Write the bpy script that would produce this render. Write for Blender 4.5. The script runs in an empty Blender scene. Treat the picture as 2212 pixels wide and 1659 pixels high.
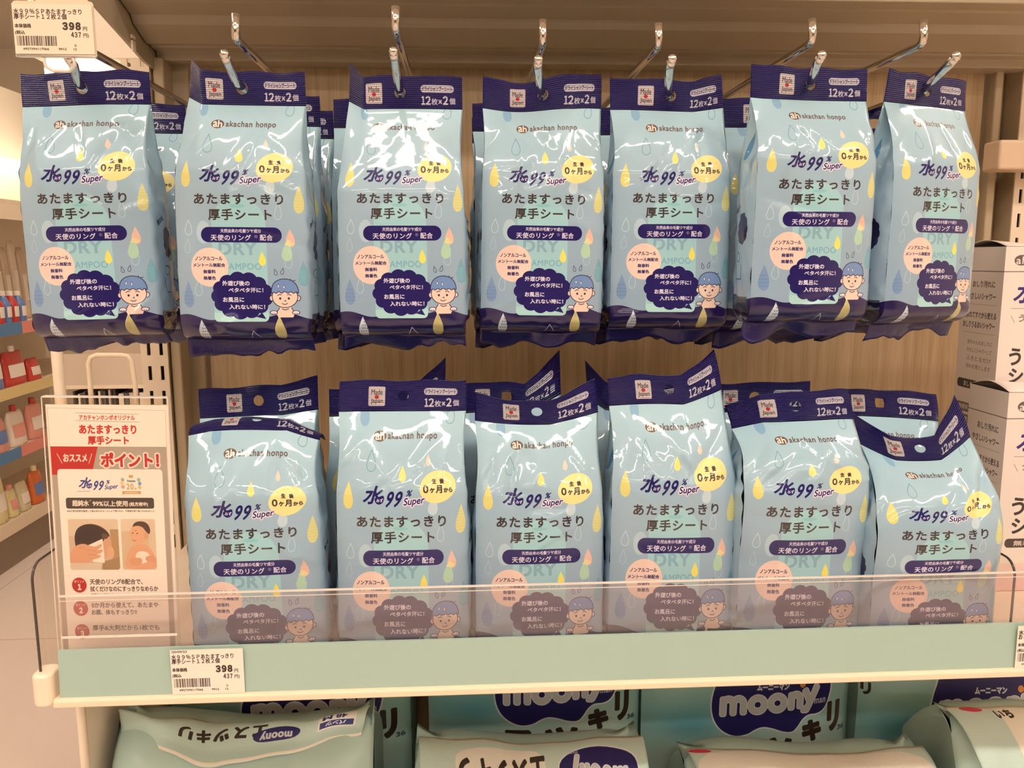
import bpy, math, random
import numpy as np
from mathutils import Vector, Matrix

# ------------------------------------------------------------------ scene, camera, light, exposure
S = bpy.context.scene
COL = S.collection
CZ = 1.25                      # eye height above the shop floor
F_PX = 1790.0                  # focal length for a 2212 x 1659 frame
YAW, PITCH, ROLL = math.radians(3.2), math.radians(8.56), math.radians(0.2)
cam_d = bpy.data.cameras.new('camera')
cam = bpy.data.objects.new('camera', cam_d)
COL.objects.link(cam)
cam_d.sensor_width = 36.0
cam_d.lens = F_PX / 2212.0 * 36.0
cam_d.clip_start = 0.02
FWD = Vector((math.sin(YAW) * math.cos(PITCH), math.cos(YAW) * math.cos(PITCH), -math.sin(PITCH)))
RGT = Vector((math.cos(YAW), -math.sin(YAW), 0))
UPV = RGT.cross(FWD)
_r = RGT * math.cos(ROLL) - UPV * math.sin(ROLL)
_u = RGT * math.sin(ROLL) + UPV * math.cos(ROLL)
RGT, UPV = _r, _u
M = Matrix((RGT, UPV, -FWD)).transposed().to_4x4()
M.translation = Vector((0, 0, CZ))
cam.matrix_world = M
S.camera = cam

W = bpy.data.worlds.new('world')
S.world = W
W.use_nodes = True
_bg = W.node_tree.nodes['Background']
_bg.inputs[0].default_value = (1.0, 0.90, 0.78, 1)
_bg.inputs[1].default_value = 0.38

S.view_settings.view_transform = 'Standard'
S.view_settings.look = 'None'
S.view_settings.gamma = 1.0
S.view_settings.use_curve_mapping = False
S.view_settings.exposure = 0.0
S.cycles.use_denoising = True
S.cycles.max_bounces = 10
S.cycles.transparent_max_bounces = 24
S.cycles.sample_clamp_indirect = 6.0
LAMP = 25.0                     # strength of the ceiling lamps


def pt(px, py, Y):
    """world point seen at pixel (px, py) of the 2212 x 1659 photograph on the plane at depth Y"""
    d = FWD + RGT * ((px - 1106.0) / F_PX) - UPV * ((py - 829.5) / F_PX)
    t = Y / d.y
    return Vector((d.x * t, d.y * t, CZ + d.z * t))


def lin(c):
    return tuple(((v / 255.0) / 12.92 if v / 255.0 <= 0.04045 else (((v / 255.0) + 0.055) / 1.055) ** 2.4) for v in c[:3])


# ------------------------------------------------------------------ materials
def mat(name, rgb, rough=0.5, metal=0.0, spec=0.5, coat=0.0, noise=0.0, nscale=40.0, bump=0.0, bscale=200.0, emit=None, es=0.0):
    m = bpy.data.materials.new(name)
    m.use_nodes = True
    nt = m.node_tree
    b = nt.nodes['Principled BSDF']
    b.inputs['Base Color'].default_value = (*lin(rgb), 1)
    b.inputs['Roughness'].default_value = rough
    b.inputs['Metallic'].default_value = metal
    b.inputs['Specular IOR Level'].default_value = spec
    b.inputs['Coat Weight'].default_value = coat
    tc = None
    if noise or bump:
        tc = nt.nodes.new('ShaderNodeTexCoord')
    if noise:
        n = nt.nodes.new('ShaderNodeTexNoise')
        n.inputs['Scale'].default_value = nscale
        n.inputs['Detail'].default_value = 5
        nt.links.new(tc.outputs['Object'], n.inputs['Vector'])
        mx = nt.nodes.new('ShaderNodeMixRGB')
        mx.blend_type = 'MULTIPLY'
        mx.inputs[1].default_value = (*lin(rgb), 1)
        cr = nt.nodes.new('ShaderNodeValToRGB')
        cr.color_ramp.elements[0].position = 0.35
        cr.color_ramp.elements[1].position = 0.65
        cr.color_ramp.elements[0].color = (1 - noise,) * 3 + (1,)
        nt.links.new(n.outputs['Fac'], cr.inputs['Fac'])
        nt.links.new(cr.outputs['Color'], mx.inputs[2])
        mx.inputs[0].default_value = 1.0
        nt.links.new(mx.outputs[0], b.inputs['Base Color'])
    if bump:
        n2 = nt.nodes.new('ShaderNodeTexNoise')
        n2.inputs['Scale'].default_value = bscale
        n2.inputs['Detail'].default_value = 3
        nt.links.new(tc.outputs['Object'], n2.inputs['Vector'])
        bp = nt.nodes.new('ShaderNodeBump')
        bp.inputs['Strength'].default_value = bump
        bp.inputs['Distance'].default_value = 0.001
        nt.links.new(n2.outputs['Fac'], bp.inputs['Height'])
        nt.links.new(bp.outputs['Normal'], b.inputs['Normal'])
    if emit:
        b.inputs['Emission Color'].default_value = (*lin(emit), 1)
        b.inputs['Emission Strength'].default_value = es
    return m


def sheen(nt, base, normal=None):
    """mirror share of a clear sheet: base value head-on, rising at grazing angles, the same from both faces"""
    lw = nt.nodes.new('ShaderNodeLayerWeight')
    lw.inputs['Blend'].default_value = 0.5
    if normal:
        nt.links.new(normal, lw.inputs['Normal'])
    pw = nt.nodes.new('ShaderNodeMath'); pw.operation = 'POWER'; pw.inputs[1].default_value = 4.0
    nt.links.new(lw.outputs['Facing'], pw.inputs[0])
    ad = nt.nodes.new('ShaderNodeMath'); ad.operation = 'MULTIPLY_ADD'
    ad.inputs[1].default_value = 0.8; ad.inputs[2].default_value = base
    ad.use_clamp = True
    nt.links.new(pw.outputs[0], ad.inputs[0])
    return ad


def clear_mat(name, tint=(255, 250, 245), gloss=0.10, rough=0.04, haze=0.03, haze_rgb=(255, 235, 220)):
    """clear plastic sheet: straight-through light, mirror sheen that grows at grazing angles, faint scuff"""
    m = bpy.data.materials.new(name)
    m.use_nodes = True
    nt = m.node_tree
    nt.nodes.clear()
    out = nt.nodes.new('ShaderNodeOutputMaterial')
    tr = nt.nodes.new('ShaderNodeBsdfTransparent')
    tr.inputs[0].default_value = (*lin(tint), 1)
    df = nt.nodes.new('ShaderNodeBsdfDiffuse')
    df.inputs[0].default_value = (*lin(haze_rgb), 1)
    gl = nt.nodes.new('ShaderNodeBsdfGlossy')
    gl.inputs['Roughness'].default_value = rough
    ad = sheen(nt, gloss)
    m1 = nt.nodes.new('ShaderNodeMixShader')
    m1.inputs[0].default_value = haze
    nt.links.new(tr.outputs[0], m1.inputs[1])
    nt.links.new(df.outputs[0], m1.inputs[2])
    m2 = nt.nodes.new('ShaderNodeMixShader')
    nt.links.new(ad.outputs[0], m2.inputs[0])
    nt.links.new(m1.outputs[0], m2.inputs[1])
    nt.links.new(gl.outputs[0], m2.inputs[2])
    nt.links.new(m2.outputs[0], out.inputs[0])
    return m


def print_mat(name, img, rough=0.5, spec=0.5, coat=0.0, film=False, ribs=False, bump=0.0, bscale=120.0, metal=0.0):
    """material that carries artwork drawn by this script; film = glossy foil whose unprinted part is clear"""
    m = bpy.data.materials.new(name)
    m.use_nodes = True
    nt = m.node_tree
    b = nt.nodes['Principled BSDF']
    out = nt.nodes['Material Output']
    b.inputs['Roughness'].default_value = rough
    b.inputs['Specular IOR Level'].default_value = spec
    b.inputs['Coat Weight'].default_value = coat
    b.inputs['Metallic'].default_value = metal
    b.inputs['Coat Roughness'].default_value = 0.02
    t = nt.nodes.new('ShaderNodeTexImage')
    t.image = img
    t.extension = 'EXTEND'
    nt.links.new(t.outputs['Color'], b.inputs['Base Color'])
    hsum = None
    tc = nt.nodes.new('ShaderNodeTexCoord')
    bp = None
    if bump:
        n2 = nt.nodes.new('ShaderNodeTexNoise')
        n2.inputs['Scale'].default_value = bscale
        n2.inputs['Detail'].default_value = 2.5
        n2.inputs['Roughness'].default_value = 0.55
        nt.links.new(tc.outputs['Object'], n2.inputs['Vector'])
        bp = nt.nodes.new('ShaderNodeBump')
        bp.inputs['Strength'].default_value = bump
        bp.inputs['Distance'].default_value = 0.002
        nt.links.new(n2.outputs['Fac'], bp.inputs['Height'])
    if ribs:
        sp = nt.nodes.new('ShaderNodeSeparateXYZ')
        nt.links.new(tc.outputs['UV'], sp.inputs[0])

        def sine(sock, freq):
            a = nt.nodes.new('ShaderNodeMath'); a.operation = 'MULTIPLY'; a.inputs[1].default_value = freq
            nt.links.new(sock, a.inputs[0])
            s_ = nt.nodes.new('ShaderNodeMath'); s_.operation = 'SINE'
            nt.links.new(a.outputs[0], s_.inputs[0])
            return s_.outputs[0]
        s1 = sine(sp.outputs['Y'], ribs)
        s2 = sine(sp.outputs['X'], ribs * 0.85)
        ml = nt.nodes.new('ShaderNodeMath'); ml.operation = 'MULTIPLY_ADD'
        nt.links.new(s2, ml.inputs[0]); ml.inputs[1].default_value = 0.18
        nt.links.new(s1, ml.inputs[2])
        b2 = nt.nodes.new('ShaderNodeBump')
        b2.inputs['Strength'].default_value = 1.0
        b2.inputs['Distance'].default_value = 0.0005
        nt.links.new(ml.outputs[0], b2.inputs['Height'])
        if bp:
            nt.links.new(bp.outputs['Normal'], b2.inputs['Normal'])
        bp = b2
    if bp:
        nt.links.new(bp.outputs['Normal'], b.inputs['Normal'])
        nt.links.new(bp.outputs['Normal'], b.inputs['Coat Normal'])
    if film:
        tr = nt.nodes.new('ShaderNodeBsdfTransparent')
        tr.inputs[0].default_value = (0.80, 0.78, 0.80, 1)
        gl = nt.nodes.new('ShaderNodeBsdfGlossy')
        gl.inputs['Roughness'].default_value = 0.12
        if bp:
            nt.links.new(bp.outputs['Normal'], gl.inputs['Normal'])
        fr = sheen(nt, 0.07)
        cm = nt.nodes.new('ShaderNodeMixShader')
        nt.links.new(fr.outputs[0], cm.inputs[0])
        nt.links.new(tr.outputs[0], cm.inputs[1]); nt.links.new(gl.outputs[0], cm.inputs[2])
        fm = nt.nodes.new('ShaderNodeMixShader')
        nt.links.new(t.outputs['Alpha'], fm.inputs[0])
        nt.links.new(cm.outputs[0], fm.inputs[1]); nt.links.new(b.outputs[0], fm.inputs[2])
        nt.links.new(fm.outputs[0], out.inputs[0])
    return m


# ------------------------------------------------------------------ mesh helpers
class MB:
    def __init__(s):
        s.v, s.f, s.m, s.uv = [], [], [], []

    def add(s, vs, fs, mi=0, uv=None):
        o = len(s.v)
        s.v += [tuple(p) for p in vs]
        s.uv += list(uv) if uv is not None else [(0.5, 0.5)] * len(vs)
        for f in fs:
            s.f.append([i + o for i in f]); s.m.append(mi)
        return s

    def box(s, x0, x1, y0, y1, z0, z1, mi=0):
        vs = [(x, y, z) for z in (z0, z1) for y in (y0, y1) for x in (x0, x1)]
        return s.add(vs, [(0, 2, 3, 1), (4, 5, 7, 6), (0, 1, 5, 4), (2, 6, 7, 3), (0, 4, 6, 2), (1, 3, 7, 5)], mi)

    def tube(s, path, r, n=12, mi=0, cap=True):
        path = [Vector(p) for p in path]
        rs = r if isinstance(r, (list, tuple)) else [r] * len(path)
        t0 = (path[1] - path[0]).normalized()
        ref = Vector((0, 0, 1)) if abs(t0.z) < 0.9 else Vector((1, 0, 0))
        a = t0.cross(ref).normalized()
        vs, fs = [], []
        for i, p in enumerate(path):
            t = (path[min(i + 1, len(path) - 1)] - path[max(i - 1, 0)]).normalized()
            a = (a - t * a.dot(t)).normalized()
            b = t.cross(a)
            for k in range(n):
                w = 2 * math.pi * k / n
                vs.append(p + (a * math.cos(w) + b * math.sin(w)) * rs[i])
        for i in range(len(path) - 1):
            for k in range(n):
                fs.append((i * n + k, i * n + (k + 1) % n, (i + 1) * n + (k + 1) % n, (i + 1) * n + k))
        if cap:
            fs.append(tuple(range(n))[::-1])
            fs.append(tuple((len(path) - 1) * n + k for k in range(n)))
        return s.add(vs, fs, mi)

    def prism(s, outline, axis, lo, hi, mi=0):
        """closed 2-D outline extruded along an axis ('x','y','z')"""
        def P(a, b, c):
            return {'x': (c, a, b), 'y': (a, c, b), 'z': (a, b, c)}[axis]
        n = len(outline)
        vs = [P(a, b, lo) for a, b in outline] + [P(a, b, hi) for a, b in outline]
        fs = [tuple(range(n))[::-1], tuple(range(n, 2 * n))]
        fs += [(i, (i + 1) % n, n + (i + 1) % n, n + i) for i in range(n)]
        return s.add(vs, fs, mi)

    def lathe(s, prof, c, n=20, mi=0, sx=1.0, sy=1.0):
        vs, fs = [], []
        for r, z in prof:
            for k in range(n):
                w = 2 * math.pi * k / n
                vs.append((c[0] + r * sx * math.cos(w), c[1] + r * sy * math.sin(w), c[2] + z))
        for i in range(len(prof) - 1):
            for k in range(n):
                fs.append((i * n + k, i * n + (k + 1) % n, (i + 1) * n + (k + 1) % n, (i + 1) * n + k))
        fs.append(tuple(range(n))[::-1]); fs.append(tuple((len(prof) - 1) * n + k for k in range(n)))
        return s.add(vs, fs, mi)

    def quad(s, a, b, c, d, mi=0, uv=((0, 0), (1, 0), (1, 1), (0, 1))):
        return s.add([a, b, c, d], [(0, 1, 2, 3)], mi, uv)

    def grid(s, P, mi=0, uv=None, keep=None):
        """P: array (rows, cols, 3)"""
        R, C_ = P.shape[:2]
        fs = []
        for i in range(R - 1):
            for j in range(C_ - 1):
                if keep is None or keep[i, j]:
                    fs.append((i * C_ + j, i * C_ + j + 1, (i + 1) * C_ + j + 1, (i + 1) * C_ + j))
        return s.add(P.reshape(-1, 3).tolist(), fs, mi, uv.reshape(-1, 2).tolist() if uv is not None else None)

    def build(s, name, mats, parent=None, origin=(0, 0, 0), smooth=False, bevel=0.0, solid=0.0, angle=None):
        me = bpy.data.meshes.new(name)
        o = origin
        if parent is not None and origin == (0, 0, 0):
            o = ORG.get(parent.name, (0, 0, 0))
        vs = [(p[0] - o[0], p[1] - o[1], p[2] - o[2]) for p in s.v]
        me.from_pydata(vs, [], s.f)
        if not isinstance(mats, (list, tuple)):
            mats = [mats]
        for m in mats:
            me.materials.append(m)
        me.polygons.foreach_set('material_index', s.m)
        uvl = me.uv_layers.new(name='uv')
        li = np.empty(len(me.loops), dtype=np.int32)
        me.loops.foreach_get('vertex_index', li)
        uvl.data.foreach_set('uv', np.array(s.uv, dtype=np.float32)[li].ravel())
        if smooth:
            me.polygons.foreach_set('use_smooth', [True] * len(me.polygons))
        me.update()
        ob = bpy.data.objects.new(name, me)
        COL.objects.link(ob)
        if parent is not None:
            ob.parent = parent
            ORG[ob.name] = tuple(o)
        else:
            ob.location = o
            ORG[ob.name] = tuple(o)
        if bevel:
            md = ob.modifiers.new('bevel', 'BEVEL')
            md.width = bevel; md.segments = 3; md.limit_method = 'ANGLE'; md.angle_limit = math.radians(40)
            md.harden_normals = False
        if solid:
            md = ob.modifiers.new('solid', 'SOLIDIFY'); md.thickness = solid; md.offset = 0
        if angle is not None and smooth:
            try:
                me.set_sharp_from_angle(angle=math.radians(angle))
            except Exception:
                pass
        return ob


ORG = {}


def tag(o, label, cat, group=None):
    o['label'] = label; o['category'] = cat
    if group:
        o['group'] = group
    return o


def struct(o, label=None, cat=None):
    o['kind'] = 'structure'
    if label:
        o['label'] = label
    if cat:
        o['category'] = cat
    return o


def thing(name, loc, label, cat, group=None, rot=(0, 0, 0)):
    o = bpy.data.objects.new(name, None)
    o.empty_display_size = 0.02
    COL.objects.link(o)
    o.location = loc
    o.rotation_euler = rot
    ORG[o.name] = tuple(loc)
    return tag(o, label, cat, group)


def rrect(x0, x1, y0, y1, r, n=6):
    pts = []
    for cx, cy, a0 in ((x1 - r, y1 - r, 0), (x0 + r, y1 - r, 90), (x0 + r, y0 + r, 180), (x1 - r, y0 + r, 270)):
        for k in range(n + 1):
            a = math.radians(a0 + 90 * k / n)
            pts.append((cx + r * math.cos(a), cy + r * math.sin(a)))
    return pts
# ------------------------------------------------------------------ a small drawing board: the printed artwork is drawn here, shape by shape
_TXT = {}


def text_edges(s, shear=0.0, spacing=1.0):
    key = (s, shear, spacing)
    if key in _TXT:
        return _TXT[key]
    cu = bpy.data.curves.new('lettering', 'FONT')
    cu.body = s
    cu.shear = shear
    cu.space_character = spacing
    cu.resolution_u = 5
    ob = bpy.data.objects.new('lettering', cu)
    COL.objects.link(ob)
    bpy.context.view_layer.update()
    ev = ob.evaluated_get(bpy.context.evaluated_depsgraph_get())
    me = ev.to_mesh()
    nv = len(me.vertices)
    co = np.empty(nv * 3, dtype=np.float32)
    me.vertices.foreach_get('co', co)
    co = co.reshape(-1, 3)[:, :2].astype(np.float64)
    le = np.empty(len(me.loops), dtype=np.int32)
    me.loops.foreach_get('edge_index', le)
    ed = np.empty(len(me.edges) * 2, dtype=np.int32)
    me.edges.foreach_get('vertices', ed)
    ed = ed.reshape(-1, 2)
    cnt = np.bincount(le, minlength=len(ed))
    ed = ed[cnt % 2 == 1]
    A, B = co[ed[:, 0]], co[ed[:, 1]]
    ev.to_mesh_clear()
    bpy.data.objects.remove(ob)
    bpy.data.curves.remove(cu)
    _TXT[key] = (A, B)
    return A, B


class Canvas:
    SS = 3

    def __init__(s, x0, y0, x1, y1, k=1.0, rgb=(255, 255, 255), alpha=1.0):
        s.x0, s.y0, s.k = x0, y0, k
        s.w, s.h = int(round((x1 - x0) * k)), int(round((y1 - y0) * k))
        s.a = np.empty((s.h, s.w, 4), dtype=np.float32)
        s.a[:, :, :3] = np.array(rgb, dtype=np.float32) / 255
        s.a[:, :, 3] = alpha
        s.cl = None

    def clip(s, pts=None):
        """limit what is drawn next to the inside of an outline"""
        s.cl = None
        if pts is not None:
            p = np.asarray(pts, float)
            m, X0, Y0 = s._mask(p, np.roll(p, -1, axis=0))
            f = np.zeros((s.h, s.w), np.float32)
            xa, ya, xb, yb = max(X0, 0), max(Y0, 0), min(X0 + m.shape[1], s.w), min(Y0 + m.shape[0], s.h)
            f[ya:yb, xa:xb] = m[ya - Y0:yb - Y0, xa - X0:xb - X0]
            s.cl = f
        return s

    # edges -> coverage mask in a local window
    def _mask(s, A, B, grow=0.0):
        A = (np.asarray(A, float) - (s.x0, s.y0)) * s.k
        B = (np.asarray(B, float) - (s.x0, s.y0)) * s.k
        if len(A) == 0:
            return None
        pad = 3 + int(math.ceil(grow * s.k))
        lo = np.floor(np.minimum(A.min(0), B.min(0))) - pad
        hi = np.ceil(np.maximum(A.max(0), B.max(0))) + pad
        X0, Y0 = int(lo[0]), int(lo[1])
        w, h = int(hi[0]) - X0, int(hi[1]) - Y0
        if X0 > s.w or Y0 > s.h or X0 + w < 0 or Y0 + h < 0:
            return None
        q = s.SS
        a = (A - (X0, Y0)) * q
        b = (B - (X0, Y0)) * q
        sw = a[:, 1] > b[:, 1]
        a2 = np.where(sw[:, None], b, a); b2 = np.where(sw[:, None], a, b)
        r0 = np.ceil(a2[:, 1] - 0.5).astype(int); r1 = np.ceil(b2[:, 1] - 0.5).astype(int)
        n = np.maximum(r1 - r0, 0)
        idx = np.repeat(np.arange(len(n)), n)
        if len(idx) == 0:
            return None
        off = np.arange(len(idx)) - np.repeat(np.cumsum(n) - n, n)
        rr = r0[idx] + off
        t = (rr + 0.5 - a2[idx, 1]) / (b2[idx, 1] - a2[idx, 1])
        xx = a2[idx, 0] + t * (b2[idx, 0] - a2[idx, 0])
        xi = np.clip(np.ceil(xx - 0.5).astype(int), 0, w * q)
        d = np.zeros((h * q, w * q + 1), dtype=np.int32)
        np.add.at(d, (np.clip(rr, 0, h * q - 1), xi), 1)
        m = (np.cumsum(d, axis=1)[:, :-1] & 1).astype(bool)
        if grow > 0:
            r = grow * s.k * q
            out = m.copy()
            R = int(r + 0.5)
            for dy in range(-R, R + 1):
                dx = int(math.sqrt(max(r * r - dy * dy, 0)) + 0.3)
                src = m[max(0, -dy):m.shape[0] - max(0, dy)]
                c = np.zeros((src.shape[0], src.shape[1] + 1), dtype=np.int32)
                c[:, 1:] = np.cumsum(src, axis=1)
                hi_ = np.minimum(np.arange(src.shape[1]) + dx + 1, src.shape[1])
                lo_ = np.maximum(np.arange(src.shape[1]) - dx, 0)
                out[max(0, dy):m.shape[0] - max(0, -dy)] |= (c[:, hi_] - c[:, lo_]) > 0
            m = out
        m = m.reshape(h, q, w, q).mean(axis=(1, 3)).astype(np.float32)
        return m, X0, Y0

    def _paint(s, mk, rgb, op=1.0, clear=False):
        if mk is None:
            return
        m, X0, Y0 = mk
        h, w = m.shape
        xa, ya = max(X0, 0), max(Y0, 0)
        xb, yb = min(X0 + w, s.w), min(Y0 + h, s.h)
        if xb <= xa or yb <= ya:
            return
        mm = (m[ya - Y0:yb - Y0, xa - X0:xb - X0] * op)[:, :, None]
        if s.cl is not None:
            mm = mm * s.cl[ya:yb, xa:xb, None]
        v = s.a[ya:yb, xa:xb]
        if clear:
            v[:, :, 3:] *= 1 - mm
            return
        v[:, :, :3] = v[:, :, :3] * (1 - mm) + np.array(rgb, dtype=np.float32) / 255 * mm
        v[:, :, 3:] = v[:, :, 3:] * (1 - mm) + mm

    def poly(s, pts, rgb, op=1.0, grow=0.0, clear=False):
        p = np.asarray(pts, float)
        s._paint(s._mask(p, np.roll(p, -1, axis=0), grow), rgb, op, clear)
        return s

    def rect(s, x0, y0, x1, y1, rgb, op=1.0, r=0.0, clear=False):
        return s.poly(rrect(x0, x1, y0, y1, r, 8) if r else [(x0, y0), (x1, y0), (x1, y1), (x0, y1)], rgb, op, clear=clear)

    def ell(s, cx, cy, rx, ry, rgb, op=1.0, rot=0.0):
        a = np.linspace(0, 2 * math.pi, 56, endpoint=False)
        x, y = rx * np.cos(a), ry * np.sin(a)
        c, q = math.cos(rot), math.sin(rot)
        return s.poly(np.stack([cx + x * c - y * q, cy + x * q + y * c], 1), rgb, op)

    def line(s, pts, wd, rgb, op=1.0, closed=False):
        p = [np.array(q, float) for q in pts]
        if closed:
            p.append(p[0])
        acc = None
        xs = [q[0] for q in p]; ys = [q[1] for q in p]
        # union of capsules by growing a hairline polygon
        A, B = [], []
        for a, b in zip(p[:-1], p[1:]):
            d = b - a
            L = np.hypot(*d)
            if L < 1e-6:
                continue
            nrm = np.array([-d[1], d[0]]) / L * max(0.25 / s.k, wd * 0.12)
            qd = [a + nrm, b + nrm, b - nrm, a - nrm]
            mk = s._mask(np.array(qd), np.roll(np.array(qd), -1, axis=0), max(wd / 2 - wd * 0.12, 0.2 / s.k))
            if mk is None:
                continue
            if acc is None:
                X0 = int((min(xs) - s.x0) * s.k - wd * s.k - 8); Y0 = int((min(ys) - s.y0) * s.k - wd * s.k - 8)
                acc = [np.zeros((int((max(ys) - min(ys)) * s.k + 2 * wd * s.k + 18), int((max(xs) - min(xs)) * s.k + 2 * wd * s.k + 18)), np.float32), X0, Y0]
            m, mx, my = mk
            ya, xa = my - acc[2], mx - acc[1]
            y0, x0 = max(ya, 0), max(xa, 0)
            y1, x1 = min(ya + m.shape[0], acc[0].shape[0]), min(xa + m.shape[1], acc[0].shape[1])
            if y1 > y0 and x1 > x0:
                acc[0][y0:y1, x0:x1] = np.maximum(acc[0][y0:y1, x0:x1], m[y0 - ya:y1 - ya, x0 - xa:x1 - xa])
        if acc is not None:
            s._paint(tuple(acc), rgb, op)
        return s

    @staticmethod
    def drop_pts(cx, cy, w, h, rot=0.0):
        """tear drop with its tip at the top; (cx, cy) is the middle of its box"""
        n = 40
        out = []
        for i in range(n):
            t = 2 * math.pi * i / n
            x = math.sin(t) * (math.sin(t / 2) ** 1.4) * w / 2 * 1.06
            y = -math.cos(t) * h / 2
            out.append((x, y))
        c, q = math.cos(rot), math.sin(rot)
        return [(cx + x * c - y * q, cy + x * q + y * c) for x, y in out]

    def drop(s, cx, cy, w, h, rgb, op=1.0, rot=0.0, outline=0.0):
        p = s.drop_pts(cx, cy, w, h, rot)
        return s.line(p, outline, rgb, op, closed=True) if outline else s.poly(p, rgb, op)

    def text(s, txt, x0, y0, x1, y1, rgb, bold=0.0, shear=0.0, op=1.0, outline=None, rot=0.0, spacing=1.0, flip=False):
        """lettering whose ink fills the box x0..x1, y0..y1 (y runs down)"""
        A, B = text_edges(txt, shear, spacing)
        if len(A) == 0:
            return s
        P = np.concatenate([A, B])
        lo, hi = P.min(0), P.max(0)
        sz = np.maximum(hi - lo, 1e-6)

        def tf(Q):
            u = (Q - lo) / sz
            if flip:
                u = 1 - u
            X = x0 + bold + u[:, 0] * (x1 - x0 - 2 * bold)
            Y = y1 - bold - u[:, 1] * (y1 - y0 - 2 * bold)
            if rot:
                cx, cy = (x0 + x1) / 2, (y0 + y1) / 2
                c, q = math.cos(rot), math.sin(rot)
                X, Y = cx + (X - cx) * c - (Y - cy) * q, cy + (X - cx) * q + (Y - cy) * c
            return np.stack([X, Y], 1)
        a, b = tf(A), tf(B)
        if outline:
            for g, col in outline:
                s._paint(s._mask(a, b, bold + g), col, op)
        s._paint(s._mask(a, b, bold), rgb, op)
        return s

    def vgrad(s, y0, y1, c0, c1, x0=None, x1=None):
        ya, yb = int((y0 - s.y0) * s.k), int((y1 - s.y0) * s.k)
        xa = 0 if x0 is None else int((x0 - s.x0) * s.k); xb = s.w if x1 is None else int((x1 - s.x0) * s.k)
        t = np.linspace(0, 1, yb - ya, dtype=np.float32)[:, None, None]
        s.a[ya:yb, xa:xb, :3] = (np.array(c0, np.float32) * (1 - t) + np.array(c1, np.float32) * t) / 255
        return s

    def image(s, name):
        im = bpy.data.images.new(name, s.w, s.h, alpha=True)
        im.alpha_mode = 'CHANNEL_PACKED'
        im.pixels.foreach_set(np.clip(s.a[::-1], 0, 1).astype(np.float32).ravel())
        im.update()
        im.pack()
        return im


def soft(p, n=2, closed=True):
    """round the corners of an outline"""
    p = np.asarray(p, float)
    for _ in range(n):
        q = np.roll(p, -1, axis=0)
        r = np.empty((2 * len(p), 2))
        r[0::2] = 0.75 * p + 0.25 * q; r[1::2] = 0.25 * p + 0.75 * q
        p = r
    return p.tolist()


NAVY = (25, 14, 96)
INK = (58, 50, 52)


def barcode(c, x0, y0, x1, y1, seed=4):
    rnd = random.Random(seed)
    x = x0
    u = (x1 - x0) / 95.0
    while x < x1 - u:
        w = rnd.choice((1, 1, 2, 2, 3)) * u
        c.rect(x, y0, min(x + w, x1), y1, (60, 50, 48))
        x += w + rnd.choice((1, 1, 2, 2)) * u


def water_logo(c, x, y, k, col=NAVY, hi=(216, 190, 228)):
    """the brush-style water sign with leaf, 99% and Super; (x, y) top left, k scale (1 = 410 wide)"""
    T = lambda s, a, b, d, e, **q: c.text(s, x + a * k, y + b * k, x + d * k, y + e * k, q.pop('rgb', col), **q)
    T('水', 4, 0, 136, 104, bold=3 * k, shear=0.28)
    lf = [(80, 68), (110, 62), (140, 52), (143, 78), (132, 100), (108, 108), (90, 100), (82, 86)]
    c.poly(soft([(x + a * k, y + b * k) for a, b in lf]), col)
    T('みず', 92, 72, 136, 94, rgb=(225, 220, 240), bold=0.8 * k)
    T('9', 152, 32, 208, 124, bold=2.4 * k, shear=0.5)
    T('9', 206, 32, 264, 124, bold=2.4 * k, shear=0.5)
    T('%', 284, 26, 328, 62, bold=1.4 * k, shear=0.4)
    T('Super', 266, 66, 408, 122, bold=1.2 * k, shear=0.3, rot=-0.09, outline=[(7 * k, hi), (4.4 * k, (250, 240, 250))] if hi else None)


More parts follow.
